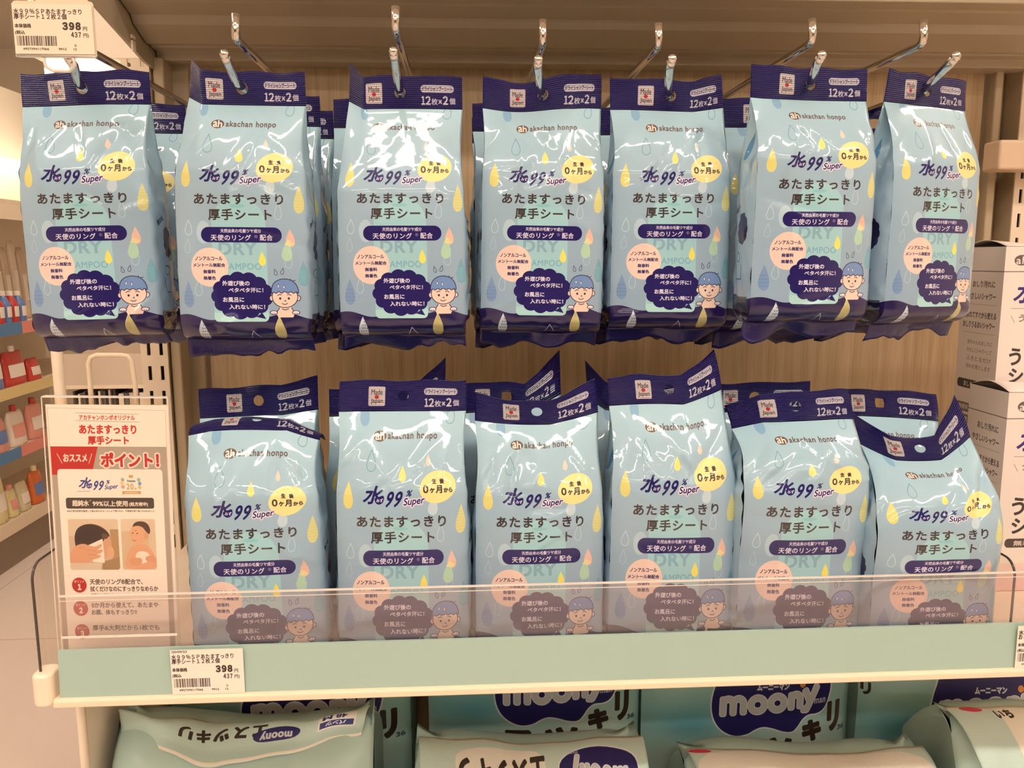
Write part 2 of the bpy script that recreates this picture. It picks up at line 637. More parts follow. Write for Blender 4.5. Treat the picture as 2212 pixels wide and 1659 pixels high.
def art_pack():
    """wipes bag: front panel between u = 60 and 905, one side panel on either hand; navy seal 460..675"""
    c = Canvas(-300, 460, 1265, 2215, 1.0)
    Y = lambda v: v + 1435
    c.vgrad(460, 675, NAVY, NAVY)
    c.vgrad(675, 1150, (168, 206, 222), (160, 190, 210))  # slight print gradient that also puts the film's greyer reflections into the colour
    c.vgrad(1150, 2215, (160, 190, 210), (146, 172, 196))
    base = (158, 188, 206)
    # ---- soft background drops
    blue, yel, teal, peach = (118, 168, 210), (248, 234, 138), (140, 206, 206), (240, 206, 188)
    c.drop(232, 672, 82, 150, blue, 0.55)
    c.clip(c.drop_pts(232, 672, 82, 150))
    for i in range(9):
        c.line([(196, 684 + i * 7), (268, 684 + i * 7)], 2, (104, 150, 200), 0.5)
    c.clip()
    c.drop(805, 690, 74, 96, (112, 160, 186), 0.9, 0.2, outline=5)
    c.drop(282, 915, 78, 112, (112, 160, 186), 0.9, 0.0, outline=5)
    c.drop(490, 985, 62, 84, yel, 1)
    c.drop(662, 915, 42, 62, (240, 216, 200), 1)
    c.drop(140, 1100, 84, 158, (230, 224, 142), 1)
    c.clip(c.drop_pts(140, 1100, 84, 158))
    for i in range(11):
        c.line([(104, 1100 + i * 7), (176, 1100 + i * 7)], 1.6, (214, 206, 96), 0.7)
    c.clip()
    c.drop(690, 1160, 84, 120, (226, 240, 244), 0.55, 0.2)
    c.drop(866, 1250, 84, 185, (226, 222, 150), 0.9, 0.04)
    c.clip(c.drop_pts(866, 1250, 84, 185, 0.04))
    for i in range(7):
        c.line([(826 + q * 9, 1205 + i * 19 + (5 if q % 2 else -3)) for q in range(9)], 3, (206, 206, 110), 0.8)
    c.clip()
    # ---- bottle silhouette with lettering behind everything
    bt = [(300, 1470)]
    bt = [(303, 2030), (303, 1420)] + [(478 + 175 * math.cos(a), 1420 - 178 * math.sin(a)) for a in np.linspace(math.pi, 0, 24)] + [(653, 1420), (653, 2030)]
    c.poly(bt, (164, 216, 222), 0.8)
    c.ell(250, 1470, 46, 74, (196, 222, 232), 0.6)
    c.ell(478, 1300, 50, 12, (126, 196, 206), 0.6)
    c.text('DRY', 345, Y(98), 590, Y(182), (128, 166, 190), spacing=1.1, bold=4, op=0.7)
    c.text('SHAMPOO', 335, Y(234), 615, Y(278), (112, 168, 196), spacing=1.1, bold=1, op=0.7)
    c.text('SHEETS', 350, Y(312), 580, Y(352), (112, 168, 196), spacing=1.1, bold=1, op=0.7)
    for (x, v, w, h, o) in ((150, 1440, 62, 96, .75), (735, 1330, 58, 110, .6), (205, Y(395), 60, 110, .6), (790, Y(205), 60, 120, .5), (140, 1560, 50, 90, .4)):
        c.drop(x, v, w, h, (214, 232, 240), o, 0.05, outline=4)
    c.drop(804, Y(68), 76, 118, (238, 196, 178), 0.95)
    c.drop(782, Y(150), 88, 140, (182, 220, 190), 0.9, 0.06)
    c.poly([(765, Y(112)), (790, Y(78)), (828, Y(108)), (800, Y(122))], (240, 226, 166), 0.85)
    c.drop(878, Y(300), 84, 170, (84, 164, 186), 0.5)
    c.clip(c.drop_pts(878, Y(300), 84, 170))
    for i in range(10):
        c.line([(838, Y(282) + i * 9), (918, Y(282) + i * 9)], 2.4, (132, 196, 210), 0.8)
    c.clip()
    # ---- logo
    c.ell(334, 795, 43, 27, (104, 84, 78))
    c.text('a', 303, 778, 333, 814, (248, 236, 226), bold=1.2)
    c.text('h', 335, 772, 364, 814, (248, 236, 226), bold=1.2)
    c.text('akachan honpo', 386, 774, 720, 822, (98, 84, 84), bold=1.5, spacing=1.12)
    # ---- yellow age badge
    c.ell(720, 1058, 119, 88, (252, 233, 158), 1, -0.25)
    c.text('生', 683, 1012, 712, 1040, INK, bold=1.8)
    c.text('後', 733, 1012, 763, 1040, INK, bold=1.8)
    c.text('０', 624, 1046, 659, 1090, INK, bold=2.6)
    c.text('ヶ', 667, 1060, 700, 1090, INK, bold=2)
    c.text('月', 706, 1048, 748, 1092, INK, bold=2)
    c.text('から', 757, 1062, 815, 1088, INK, bold=1.8)
    water_logo(c, 232, 1046, 0.99)
    # ---- product name
    c.text('あたますっきり', 195, 1222, 770, 1290, INK, bold=2.2, spacing=1.12)
    c.text('厚手シート', 285, 1318, 695, 1392, INK, bold=2.0, spacing=1.12)
    # ---- pill
    c.rect(233, 1436, 752, 1535, NAVY, 1, r=48)
    c.text('天然由来の毛髪ツヤ成分', 360, 1447, 622, 1473, (222, 216, 236), bold=0.8)
    c.text('天使のリング', 296, 1484, 556, 1524, (226, 220, 238), bold=1.0, spacing=1.1)
    c.text('®', 578, 1486, 598, 1506, (180, 172, 210))
    c.text('配合', 612, 1482, 694, 1522, (226, 220, 238), bold=1.0, spacing=1.1)
    # ---- peach circle
    c.ell(282, Y(262), 122, 127, (246, 214, 200), 0.95)
    c.rect(303, Y(150), 380, Y(360), (250, 232, 218), 0.25)
    for s_, x0, x1, v, col in (('ノンアルコール', 188, 368, 206, (70, 60, 84)), ('メントール無配合', 174, 384, 248, (58, 48, 96)), ('無香料', 239, 321, 291, (52, 42, 104)), ('無着色', 239, 321, 333, (52, 42, 104))):
        c.text(s_, x0, Y(v - 13), x1, Y(v + 13), col, bold=1.1)
    c.drop(622, Y(203), 58, 96, (244, 234, 112), 1)
    # ---- patterned blue drop
    p = c.drop_pts(133, Y(440), 92, 180)
    c.poly(p, (112, 146, 196), 0.7)
    c.clip(p)
    for i in range(4):
        for q in range(5):
            c.line([(98 + q * 16, Y(420) + i * 24), (101 + q * 16, Y(432) + i * 24), (108 + q * 16, Y(432) + i * 24), (110 + q * 16, Y(420) + i * 24)], 2.2, (86, 122, 184), 0.8)
    c.clip()
    # ---- navy wave that fills the foot
    wv = []
    for x in np.linspace(-300, 1265, 160):
        t = (x - 60) / 845.0
        v = 585 + 16 * math.sin(2 * math.pi * (t * 2.6 + 0.55)) + 9 * math.sin(2 * math.pi * (t * 1.1))
        wv.append((x, Y(v)))
    c.poly(wv + [(1265, 2300), (-300, 2300)], (30, 19, 80))
    # bottle foot over the wave
    ft = [(303, Y(560)), (653, Y(560))] + [(653 - 30 + 30 * math.cos(a), Y(590) + 30 * math.sin(a)) for a in np.linspace(0, math.pi / 2, 7)] + [(333 + 30 * math.cos(a), Y(590) + 30 * math.sin(a)) for a in np.linspace(math.pi / 2, math.pi, 7)]
    c.poly(ft, (176, 222, 222))
    # ---- speech cloud
    cx, cy = 484, Y(447)
    for i in range(13):
        a = 2 * math.pi * i / 13 + 0.2
        c.ell(cx + 148 * math.cos(a), cy + 112 * math.sin(a), 51, 46, NAVY)
    c.ell(cx, cy, 166, 128, NAVY)
    c.poly([(572, Y(588)), (634, Y(602)), (610, Y(560))], NAVY)
    wt = (228, 224, 240)
    c.text('外遊び後の', 360, Y(349), 536, Y(383), wt, bold=1.2)
    c.text('ベタベタ汗に！', 400, Y(395), 622, Y(427), wt, bold=1.2)
    c.text('お風呂に', 362, Y(458), 498, Y(491), wt, bold=1.2)
    c.text('入れない時に！', 400, Y(505), 630, Y(538), wt, bold=1.2)
    # ---- line drawing of a boy leaning on the wave
    ln, skin = (44, 42, 84), (240, 214, 198)
    c.poly([(722, Y(520)), (700, Y(566)), (712, Y(592)), (806, Y(592)), (818, Y(566)), (796, Y(520))], skin)
    c.line([(722, Y(528)), (700, Y(562))], 5, ln); c.line([(796, Y(528)), (818, Y(562))], 5, ln)
    c.line([(738, Y(535)), (757, Y(543)), (778, Y(535))], 5, ln)
    for hx in (684, 824):
        c.ell(hx, Y(560), 25, 15, ln); c.ell(hx, Y(560), 20, 11, (238, 226, 228))
        for q in (-7, 5):
            c.line([(hx + q, Y(562)), (hx + q, Y(572))], 3, ln)
    for ex in (674, 840):
        c.ell(ex, Y(464), 17, 20, ln); c.ell(ex, Y(464), 12, 15, skin)
    c.ell(757, Y(455), 83, 74, ln); c.ell(757, Y(455), 78, 69, skin)
    hr = [(672, Y(438)), (674, Y(395)), (692, Y(360)), (722, Y(341)), (757, Y(335)), (796, Y(342)), (826, Y(364)), (842, Y(400)), (844, Y(438)),
          (828, Y(418)), (814, Y(436)), (796, Y(418)), (776, Y(434)), (757, Y(416)), (738, Y(434)), (718, Y(417)), (702, Y(436)), (688, Y(420))]
    hr = soft(hr, 2)
    c.poly(hr, (116, 148, 200)); c.line(hr, 5, ln, closed=True)
    c.line([(800, Y(345)), (796, Y(335))], 4, ln); c.line([(806, Y(350)), (826, Y(346))], 4, ln)
    for dx, dy in ((718, 382), (752, 388)):
        c.drop(dx, Y(dy), 15, 26, (226, 234, 244)); c.drop(dx, Y(dy), 15, 26, ln, 1, outline=2)
    for dx, r_ in ((703, -0.25), (748, 0.25)):
        c.drop(dx, Y(292 if dx < 720 else 286), 24, 42, (70, 70, 100), 0.9, r_, outline=4)
    for ex in (727, 781):
        c.ell(ex, Y(466), 7, 8, ln)
    c.line([(712, Y(446)), (724, Y(438)), (736, Y(442))], 4.5, ln); c.line([(772, Y(442)), (784, Y(438)), (796, Y(446))], 4.5, ln)
    c.line([(752, Y(484)), (760, Y(478)), (762, Y(487))], 4, ln)
    c.line([(738, Y(498)), (748, Y(505)), (762, Y(505)), (772, Y(498))], 4.5, ln)
    # ---- drops on the wave
    c.drop(215, Y(680), 84, 150, (206, 222, 238))
    for i in range(5):
        for q in range(4):
            x_ = 190 + q * 15 + (4 if i % 2 else 0)
            if abs(x_ - 215) < 10 + i * 7:
                c.line([(x_, Y(640) + i * 22), (x_ + 5, Y(650) + i * 22), (x_ + 9, Y(640) + i * 22)], 2.6, (64, 66, 110))
    c.drop(718, Y(662), 94, 168, (228, 220, 152))
    c.clip(c.drop_pts(718, Y(662), 94, 168))
    for i in range(14):
        wq = 6 + i * 3.4 if i < 11 else 40 - (i - 11) * 8
        c.line([(718 - wq, Y(604) + i * 10), (718 + wq, Y(602) + i * 10)], 2.6, (74, 66, 60))
    c.clip()
    c.line([(516, Y(738)), (542, Y(684)), (578, Y(736))], 4, (210, 214, 232))
    # ---- bag sides: sketches and clear foot
    for sx, sgn in ((905, 1), (-300, -1)):
        c.drop(sx + 90, 980, 80, 190, (60, 128, 178), 0.8)
        c.text('髪の毛', sx + 60, 1380, sx + 150, 1420, (40, 44, 80), bold=1.5, rot=-0.5)
        for q in range(9):
            a = q * 0.7
            c.ell(sx + 200 + 46 * math.cos(a), 1545 + 70 * math.sin(a), 36, 40, (34, 34, 74))
        c.ell(sx + 200, 1545, 60, 80, (34, 34, 74))
        c.line([(sx + 110, 1790), (sx + 110, 1890), (sx + 210, 1890), (sx + 220, 1790)], 6, (30, 40, 70))
        c.ell(sx + 150, 1740, 34, 34, (30, 40, 70)); c.ell(sx + 150, 1740, 28, 28, (150, 190, 214))
        x0, x1 = (sx + 40, sx + 360) if sgn > 0 else (sx, sx + 320)
        c.rect(x0, 2010, x1, 2300, (0, 0, 0), 0.82, clear=True)
    c.rect(-300, 2178, 1265, 2230, (0, 0, 0), 0.55, clear=True)
    # ---- navy top seal
    c.rect(250, 480, 345, 645, (0, 0, 0), 0)
    c.rect(-300, 460, 1265, 675, NAVY, 1)
    c.rect(252, 508, 362, 640, (226, 214, 216), 1, r=9)
    c.text('Made', 270, 528, 344, 566, (92, 74, 84), bold=0.6)
    c.ell(307, 580, 14, 13, (206, 44, 48))
    c.text('Japan', 268, 590, 348, 628, (92, 74, 84), bold=0.6)
    c.rect(622, 520, 848, 568, (218, 214, 230), 1, r=23)
    c.text('ドライシャンプーシート', 632, 528, 838, 560, (76, 66, 104), bold=0.9, spacing=0.95)
    wt = (226, 222, 236)
    c.text('１', 626, 590, 652, 648, wt, bold=2.6)
    c.text('２', 654, 590, 690, 648, wt, bold=2.6)
    c.text('枚', 694, 604, 738, 648, wt, bold=1)
    c.text('×', 742, 612, 766, 640, wt, bold=2)
    c.text('２', 772, 588, 808, 646, wt, bold=2.6)
    c.text('個', 816, 600, 856, 642, wt, bold=1)
    return c.image('wipes_bag_artwork')


def art_tag(kind):
    """price ticket drawn in a 516 x 336 frame"""
    c = Canvas(90, 20, 608, 356, 1.0, (252, 240, 226))
    k = (66, 54, 50)
    c.rect(92, 22, 606, 24, (230, 212, 196))
    if kind == 'box':
        c.text('水９９％', 98, 52, 250, 92, k, bold=1.5)
        c.text('おしり', 98, 88, 200, 126, k, bold=1.5)
    else:
        c.text('水９９％ＳＰあたますっきり', 98, 54, 540, 92, k, bold=0.9)
        c.text('厚手シート１２枚２個', 98, 88, 440, 126, k, bold=0.9)
        c.text('３９８', 408, 142, 528, 196, k, bold=4, spacing=0.62)
        c.text('円', 540, 172, 568, 200, k, bold=0.8)
        c.text('４３７', 460, 208, 526, 244, k, bold=1.6, spacing=0.62)
        c.text('円)', 540, 216, 576, 248, k, bold=0.8)
        c.text('9912', 372, 315, 424, 331, k, bold=0.6)
        c.text('12', 470, 315, 490, 331, k, bold=0.6)
        c.text('0', 478, 290, 490, 306, k, bold=0.6)
    if kind == 'shelf':
        c.text('/20/09/23', 98, 26, 210, 42, k, bold=0.6)
    c.text('本体価格', 98, 154, 206, 184, k, bold=1.2)
    c.text('(税込', 98, 200, 162, 230, k, bold=1.0)
    barcode(c, 106, 236, 368, 302)
    c.text('4957394117066', 140, 315, 310, 331, k, bold=0.6)
    return c.image('price_ticket_artwork_' + kind)


def art_poster():
    c = Canvas(104, 886, 376, 1456, 3.0, (255, 246, 238))
    red, gr = (198, 44, 40), (182, 172, 160)
    c.line([(108, 893), (371, 897), (371, 1450), (108, 1450)], 0.6, (190, 170, 160), closed=True)
    c.line([(169, 903), (311, 905)], 0.7, (120, 96, 86)); c.line([(169, 919), (311, 921)], 0.7, (120, 96, 86))
    c.text('アカチャンホンポオリジナル', 177, 906.5, 302, 918, (196, 70, 56), bold=0.35)
    c.text('あたますっきり', 175.5, 927, 304, 946, red, bold=0.8)
    c.text('厚手シート', 193.6, 950, 286, 968, red, bold=0.8)
    c.rect(109, 972, 370, 1448, gr)
    c.poly([(109, 972), (215, 972), (201, 1020), (124, 1020), (120, 1031), (109, 1031)], red)
    c.line([(123, 987), (133, 1007)], 1.4, (250, 232, 222)); c.line([(201, 987), (193, 1007)], 1.4, (250, 232, 222))
    c.text('おススメ', 136, 987, 190, 1004, (252, 238, 230), bold=0.7)
    c.text('ポイント！', 220, 984, 352, 1015, red, bold=1.6, outline=[(3.2, (252, 238, 230))])
    c.rect(121, 1019, 358, 1436, (255, 247, 240), r=7)
    water_logo(c, 166, 1036, 0.222, (56, 66, 150), None)
    c.line([(163, 1066), (192, 1065)], 0.5, (90, 90, 120))
    # anniversary badge
    gold = (206, 170, 112)
    c.text('２０', 275, 1049, 291, 1062, gold, bold=0.6, spacing=0.62); c.text('th', 292.5, 1057, 298, 1062, gold, bold=0.25)
    for a, b, col in ((267, 1041, (150, 190, 190)), (265.5, 1048, (236, 206, 130)), (267, 1056, (226, 160, 160)), (303.5, 1041, (150, 190, 190)), (305.5, 1049, (120, 150, 206)), (305, 1057, (206, 206, 140))):
        c.ell(a, b, 4, 4, col, 0.9)
    c.poly([(282, 1037), (281, 1030), (284.5, 1033), (286, 1029), (288, 1033), (291.5, 1030), (290.5, 1037)], gold)
    c.text('Premium', 277, 1041, 296, 1046, (90, 110, 120), bold=0.3)
    c.poly([(265, 1065), (307, 1065), (307, 1072), (303, 1071), (269, 1071), (265, 1073)], gold)
    c.text('anniversary', 271, 1066, 301, 1070.5, (250, 236, 220), bold=0.15)
    c.rect(136, 1079, 336, 1102, (76, 66, 62), r=5)
    w = (250, 238, 228)
    c.text('超純水', 150, 1084, 188, 1097, w, bold=0.45); c.text('※', 189.5, 1083, 193, 1086.5, w)
    c.text('99%以上使用', 196, 1085, 276, 1097.5, w, bold=0.4)
    c.text('(処方液中)', 279, 1088, 322, 1098, w, bold=0.4)
    c.text('※水の浄化技術を駆使して組み合わせることにより得られた、不純物を取り除いたH2Oのこと', 137, 1104.5, 336, 1109.5, (110, 96, 90), bold=0.1)
    # picture on the left: the back of a head being wiped
    def clip_frame(x0, x1, y0, y1):
        pass
    x0, x1, y0, y1 = 137, 251, 1124, 1233
    c.rect(x0, y0, x1, y1, (214, 192, 170))
    c.rect(x0, y0, x1, 1160, (226, 208, 186)); c.rect(232, 1146, x1, 1222, (186, 152, 112)); c.poly([(214, 1215), (x1, 1205), (x1, y1), (205, y1)], (172, 140, 104))
    c.ell(192, 1176, 42, 42, (222, 172, 140)); c.ell(231, 1196, 8, 14, (228, 182, 150))
    c.poly(soft([(151, 1180), (150, 1160), (157, 1144), (172, 1136), (190, 1134), (210, 1139), (226, 1150), (232, 1162), (224, 1160), (216, 1170), (208, 1182), (190, 1188), (166, 1192), (155, 1190)]), (62, 46, 42))
    c.poly(soft([(214, 1152), (230, 1160), (222, 1168), (212, 1164)]), (110, 78, 60))
    c.poly([(166, 1186), (214, 1166), (216, 1204), (216, 1218), (190, 1216)], (250, 240, 230))
    c.poly(soft([(137, 1196), (152, 1180), (170, 1176), (180, 1180), (196, 1184), (210, 1176), (213, 1182), (198, 1192), (212, 1188), (214, 1194), (196, 1202), (208, 1200), (208, 1206), (186, 1212), (176, 1222), (150, 1226), (137, 1228)]), (226, 170, 138))
    for p_ in ([(176, 1190), (198, 1192)], [(180, 1200), (198, 1201)], [(160, 1186), (172, 1184)]):
        c.line(p_, 0.7, (190, 130, 104))
    c.rect(137, 1218, 210, 1233, (226, 216, 200), 0.7)
    # picture on the right: a baby holding a white sheet
    x0, x1 = 257, 336
    c.rect(x0, y0, x1, y1, (232, 214, 192)); c.rect(x0, 1150, x1, y1, (222, 196, 166)); c.rect(320, y0, x1, y1, (228, 206, 182))
    c.poly(soft([(262, 1233), (266, 1206), (276, 1186), (292, 1178), (312, 1178), (328, 1192), (336, 1214), (336, 1233)]), (230, 176, 144))
    c.ell(297, 1156, 20, 22, (232, 182, 150)); c.ell(314, 1160, 5, 7, (226, 170, 138))
    c.poly(soft([(283, 1142), (288, 1132), (302, 1128), (318, 1132), (325, 1146), (322, 1158), (315, 1152), (306, 1140), (292, 1138)]), (84, 62, 54))
    c.line([(289, 1149), (293, 1149)], 0.8, (110, 80, 66))
    c.ell(284, 1154, 1.6, 1.2, (60, 44, 40)); c.ell(294, 1155, 1.6, 1.2, (60, 44, 40))
    c.line([(282, 1168), (286, 1171), (291, 1170)], 1.2, (190, 90, 80))
    c.poly(soft([(288, 1198), (300, 1192), (318, 1196), (322, 1212), (300, 1222), (288, 1214)]), (250, 238, 226))
    c.poly(soft([(268, 1210), (292, 1206), (304, 1210), (300, 1222), (280, 1226)]), (224, 166, 134)); c.poly(soft([(336, 1206), (318, 1202), (308, 1208), (314, 1216), (336, 1220)]), (224, 166, 134))
    # round the picture corners with the card colour
    for (a0, a1) in ((137, 251), (257, 336)):
        for xx, sx in ((a0, 1), (a1, -1)):
            for yy, sy in ((1124, 1), (1233, -1)):
                r = 6
                ps = [(xx - sx, yy - sy), (xx + sx * r, yy - sy)] + [(xx + sx * r - sx * r * math.sin(t), yy + sy * r - sy * r * math.cos(t)) for t in np.linspace(0, math.pi / 2, 7)] + [(xx - sx, yy + sy * r)]
                c.poly(ps, (253, 240, 229))
    dk = (92, 74, 66)
    for yc, n in ((1266, '１'), (1317, '２'), (1368, '３')):
        c.ell(154.6, yc, 16.8, 16.4, (190, 40, 40))
        c.text('ポイント', 143, yc - 11, 166, yc - 4.5, (246, 214, 204), bold=0.2)
        c.text(n, 150.5, yc - 2.5, 159, yc + 11, (252, 238, 230), bold=1.0)
    for s_, a, b, y_, h in (('天使のリング®配合で、', 179, 301, 1259, 6.2), ('拭くだけなのにすっきりなめらか', 179, 336, 1274.5, 6), ('お顔、体もすっきり!!', 179, 284, 1325.5, 6), ('0か月から使えて、あたまや', 180, 334.5, 1310, 6.2), ('厚手&大判だから1枚でも', 179, 334.5, 1360, 6.2)):
        c.text(s_, a, y_ - h, b, y_ + h, dk, bold=0.35)
    c.text('[天使のリング®はリファインホールディングス(株)の登録商標です]', 180, 1284, 336, 1289, (130, 110, 100), bold=0.1)
    return c.image('point_poster_artwork')


def art_box(side):
    if side == 'left':
        c = Canvas(0, 0, 240, 520, 1.6, (244, 230, 220))
        k = (128, 112, 108)
        c.line([(0, 66), (240, 66)], 2.2, (108, 96, 92))
        for s_, a, b, y_ in (('おしり汚れに', 66, 196, 92), ('やさしいシャワー', 38, 206, 126), ('生まれてすぐから使える', 24, 216, 178), ('おしりうるおいシャワー', 24, 212, 206)):
            c.text(s_, a, y_, b, y_ + 19, k, bold=0.8)
        c.line([(26, 158), (214, 158)], 1, (180, 166, 158)); c.line([(26, 238), (214, 238)], 1, (180, 166, 158))
        for i, s_ in enumerate(('赤ちゃんのおしりに', 'やさしくシャワーして', 'ふきとるだけ', '汚れを落とします')):
            c.text(s_, 60, 258 + i * 23, 206, 271 + i * 23, (160, 144, 138), bold=0.3)
        c.rect(16, 372, 224, 398, (84, 70, 66), r=12)
        c.text('おしりのケアに', 56, 377, 184, 393, (236, 222, 212), bold=0.5)
        for i in range(2):
            for q in range(2):
                c.rect(22 + q * 100, 440 + i * 34, 110 + q * 100, 466 + i * 34, (132, 116, 112), r=10)
                c.text(('無香料', '無着色', '弱酸性', '低刺激')[i * 2 + q], 36 + q * 100, 445 + i * 34, 96 + q * 100, 461 + i * 34, (232, 218, 208), bold=0.5)
        return c.image('shower_box_side_artwork')
    c = Canvas(0, 0, 300, 520, 1.6, (250, 236, 226))
    c.line([(0, 66), (300, 66)], 2.2, (108, 96, 92))
    c.ell(50, 36, 22, 14, (112, 98, 94)); c.text('ah', 34, 26, 66, 46, (250, 238, 228), bold=0.4, spacing=1.1)
    c.text('akachan', 80, 26, 190, 46, (112, 98, 94), bold=0.2, spacing=1.1)
    water_logo(c, 32, 92, 0.56, (70, 54, 130), (206, 186, 222))
    c.line([(30, 164), (280, 164)], 1, (160, 146, 140))
    c.text('うんちの', 56, 180, 160, 200, (140, 124, 120), bold=0.6, shear=0.2); c.line([(32, 184), (44, 202)], 1.4, (140, 124, 120))
    c.text('おしり', 90, 222, 230, 262, (76, 64, 62), bold=1.4)
    c.text('うるおい', 36, 270, 240, 318, (76, 64, 62), bold=1.6)
    c.text('シャワー', 40, 326, 240, 370, (76, 64, 62), bold=1.6)
    c.rect(24, 380, 280, 404, (92, 78, 74), r=11); c.text('無着色', 50, 385, 130, 400, (238, 224, 214), bold=0.4)
    c.vgrad(446, 520, (248, 222, 214), (240, 196, 192))
    return c.image('shower_box_front_artwork')


def art_diaper(kind):
    """nappy pack front, 1273 units wide; kind 'rear' upright print, 'flap' print turned over"""
    c = Canvas(0, 560, 1290, 1500, 0.8, (160, 204, 200))
    n = np.linspace(0, 1, c.w, dtype=np.float32)[None, :]
    m = np.linspace(0, 1, c.h, dtype=np.float32)[:, None]

    def blob(cx, cy, rx, ry, col, op):
        g = np.exp(-(((n - cx) / rx) ** 2 + ((m - cy) / ry) ** 2))[:, :, None] * op
        c.a[:, :, :3] = c.a[:, :, :3] * (1 - g) + np.array(col, np.float32) / 255 * g
    blob(0.2, 0.45, 0.16, 0.12, (92, 168, 190), 0.9)
    blob(0.12, 0.2, 0.14, 0.2, (180, 220, 214), 0.8)
    blob(0.35, 0.72, 0.35, 0.14, (236, 238, 228), 0.95)
    blob(0.75, 0.6, 0.2, 0.14, (214, 228, 220), 0.8)
    if kind == 'rear':
        # navy logo shape
        pts = [(400, 920), (404, 820), (450, 720), (540, 640), (700, 600), (900, 590), (1050, 600), (1120, 660), (1148, 760), (1140, 860), (1110, 940), (1060, 965), (1000, 960), (960, 985), (930, 1030), (900, 1058), (840, 1052), (780, 1030), (720, 1018), (670, 1034), (630, 1060), (560, 1072), (490, 1050), (430, 1000)]
        pts = soft(pts)
        c.poly(pts, (226, 232, 232), 1, grow=9)
        c.poly(pts, (40, 34, 98))
        # letters, plump
        def arch(x0, x1, y0, y1):
            xm, r = (x0 + x1) / 2, (x1 - x0) / 2
            return [(x0, y1)] + [(xm - r * math.cos(t), y0 + r - r * math.sin(t)) for t in np.linspace(0, math.pi, 9)] + [(x1, y1)]

        def ring(cx, cy, rx, ry):
            return [(cx + rx * math.cos(t), cy + ry * math.sin(t)) for t in np.linspace(0, 2 * math.pi, 17)]
        st = [[(470, 850), (470, 938)], arch(470, 532, 850, 934), arch(532, 594, 849, 932), ring(680, 888, 42, 40), ring(800, 882, 42, 40),
              [(886, 838), (886, 914)], arch(886, 942, 838, 910), [(975, 822), (1008, 890)], [(1048, 806), (1000, 905), (985, 932), (964, 930)]]
        for wd, col in ((46, (232, 234, 236)), (34, (206, 210, 216))):
            for q in st:
                c.line(q, wd, col)
        c.ell(957, 784, 19, 19, (226, 150, 70)); c.ell(1063, 764, 27, 27, (216, 104, 60))
        c.text('ムーニーマン', 672, 770, 872, 808, (222, 224, 230), bold=2.5, shear=0.15)
        c.text('man', 1036, 876, 1112, 906, (206, 210, 220), bold=1.3, shear=0.1, spacing=1.1)
        br = (58, 42, 34)
        c.text('ッ', 700, 1085, 900, 1220, br, bold=9)
        c.text('キ', 962, 995, 1090, 1120, br, bold=11); c.text('リ', 1128, 905, 1220, 1085, br, bold=11)
        c.text('ス', 440, 1095, 640, 1290, br, bold=9)
        c.text('リ', 10, 750, 60, 820, br, bold=4)
        c.text('36', 1210, 1060, 1260, 1090, (70, 90, 110), bold=2)
    else:
        br = (58, 46, 40)
        c.vgrad(690, 1010, (206, 224, 214), (188, 216, 208))
        c.rect(0, 690, 1290, 712, (240, 234, 220)); c.rect(0, 985, 1290, 1010, (244, 238, 224))
        navy = [(640, 860), (700, 830), (900, 822), (1060, 850), (1120, 900), (1100, 980), (980, 1000), (880, 985), (760, 1010), (660, 980), (630, 920)]
        if kind == 'flap_l':
            for i, ch in enumerate('リキッスエ'):
                c.text(ch, 330 + i * 92, 800 - i * 4, 405 + i * 92, 880 - i * 4, br, bold=5, flip=True)
            pts = soft([(x + 30, y - 0) for x, y in navy])
            c.poly(soft([(720, 830), (900, 812), (960, 850), (930, 900), (760, 905), (700, 880)]), (40, 34, 98))
            c.text('moony', 740, 838, 910, 888, (206, 210, 216), bold=3, spacing=1.1, flip=True)
            c.rect(1040, 760, 1240, 900, (238, 236, 230)); c.text('M', 1060, 775, 1110, 830, (50, 50, 130), bold=3, flip=True)
            c.text('48', 1130, 780, 1190, 830, (50, 50, 130), bold=2, flip=True); c.rect(1050, 845, 1230, 890, (40, 44, 120)); c.text('パンツ', 1080, 852, 1190, 884, (230, 232, 240), bold=2, flip=True)
        elif kind == 'flap_m':
            c.poly(soft([(190, 840), (220, 760), (500, 740), (700, 760), (720, 900), (640, 960), (260, 960)]), (240, 236, 224))
            for i, ch in enumerate('リキッスエ'):
                c.text(ch, 215 + i * 102, 800 - i * 3, 300 + i * 102, 915 - i * 3, br, bold=6, flip=True)
            pts = soft([(800, 800), (1000, 752), (1180, 770), (1240, 830), (1200, 960), (1000, 990), (830, 960), (780, 880)])
            c.poly(pts, (226, 232, 232), 1, grow=8); c.poly(pts, (40, 34, 98))
            c.text('moony', 850, 800, 1170, 930, (206, 210, 216), bold=6, spacing=1.1, outline=[(5, (232, 234, 236))], flip=True)
            c.ell(860, 940, 22, 20, (226, 150, 70)); c.text('man', 840, 770, 900, 792, (206, 210, 220), flip=True)
        elif kind == 'flap_r':
            c.poly(soft([(0, 720), (500, 706), (1290, 712), (1290, 1000), (0, 1000)]), (240, 234, 222))
            c.text('40', 950, 880, 1070, 960, (60, 60, 140), bold=5, flip=True); c.text('枚', 900, 890, 940, 940, (60, 60, 140), bold=2, flip=True)
            c.line([(1100, 850), (1100, 980)], 3, (90, 90, 150)); c.text('L', 1130, 860, 1190, 960, (60, 60, 140), bold=3, flip=True); c.text('9~14kg', 1100, 820, 1230, 850, (90, 90, 150), bold=0.5, flip=True)
            c.ell(60, 715, 60, 14, (216, 52, 84))
        else:
            c.rect(330, 700, 1290, 1010, (246, 240, 226)); c.ell(160, 712, 80, 16, (216, 52, 84))
            c.text('いち', 300, 716, 420, 760, br, bold=3)
    return c.image('nappy_pack_artwork_' + kind)
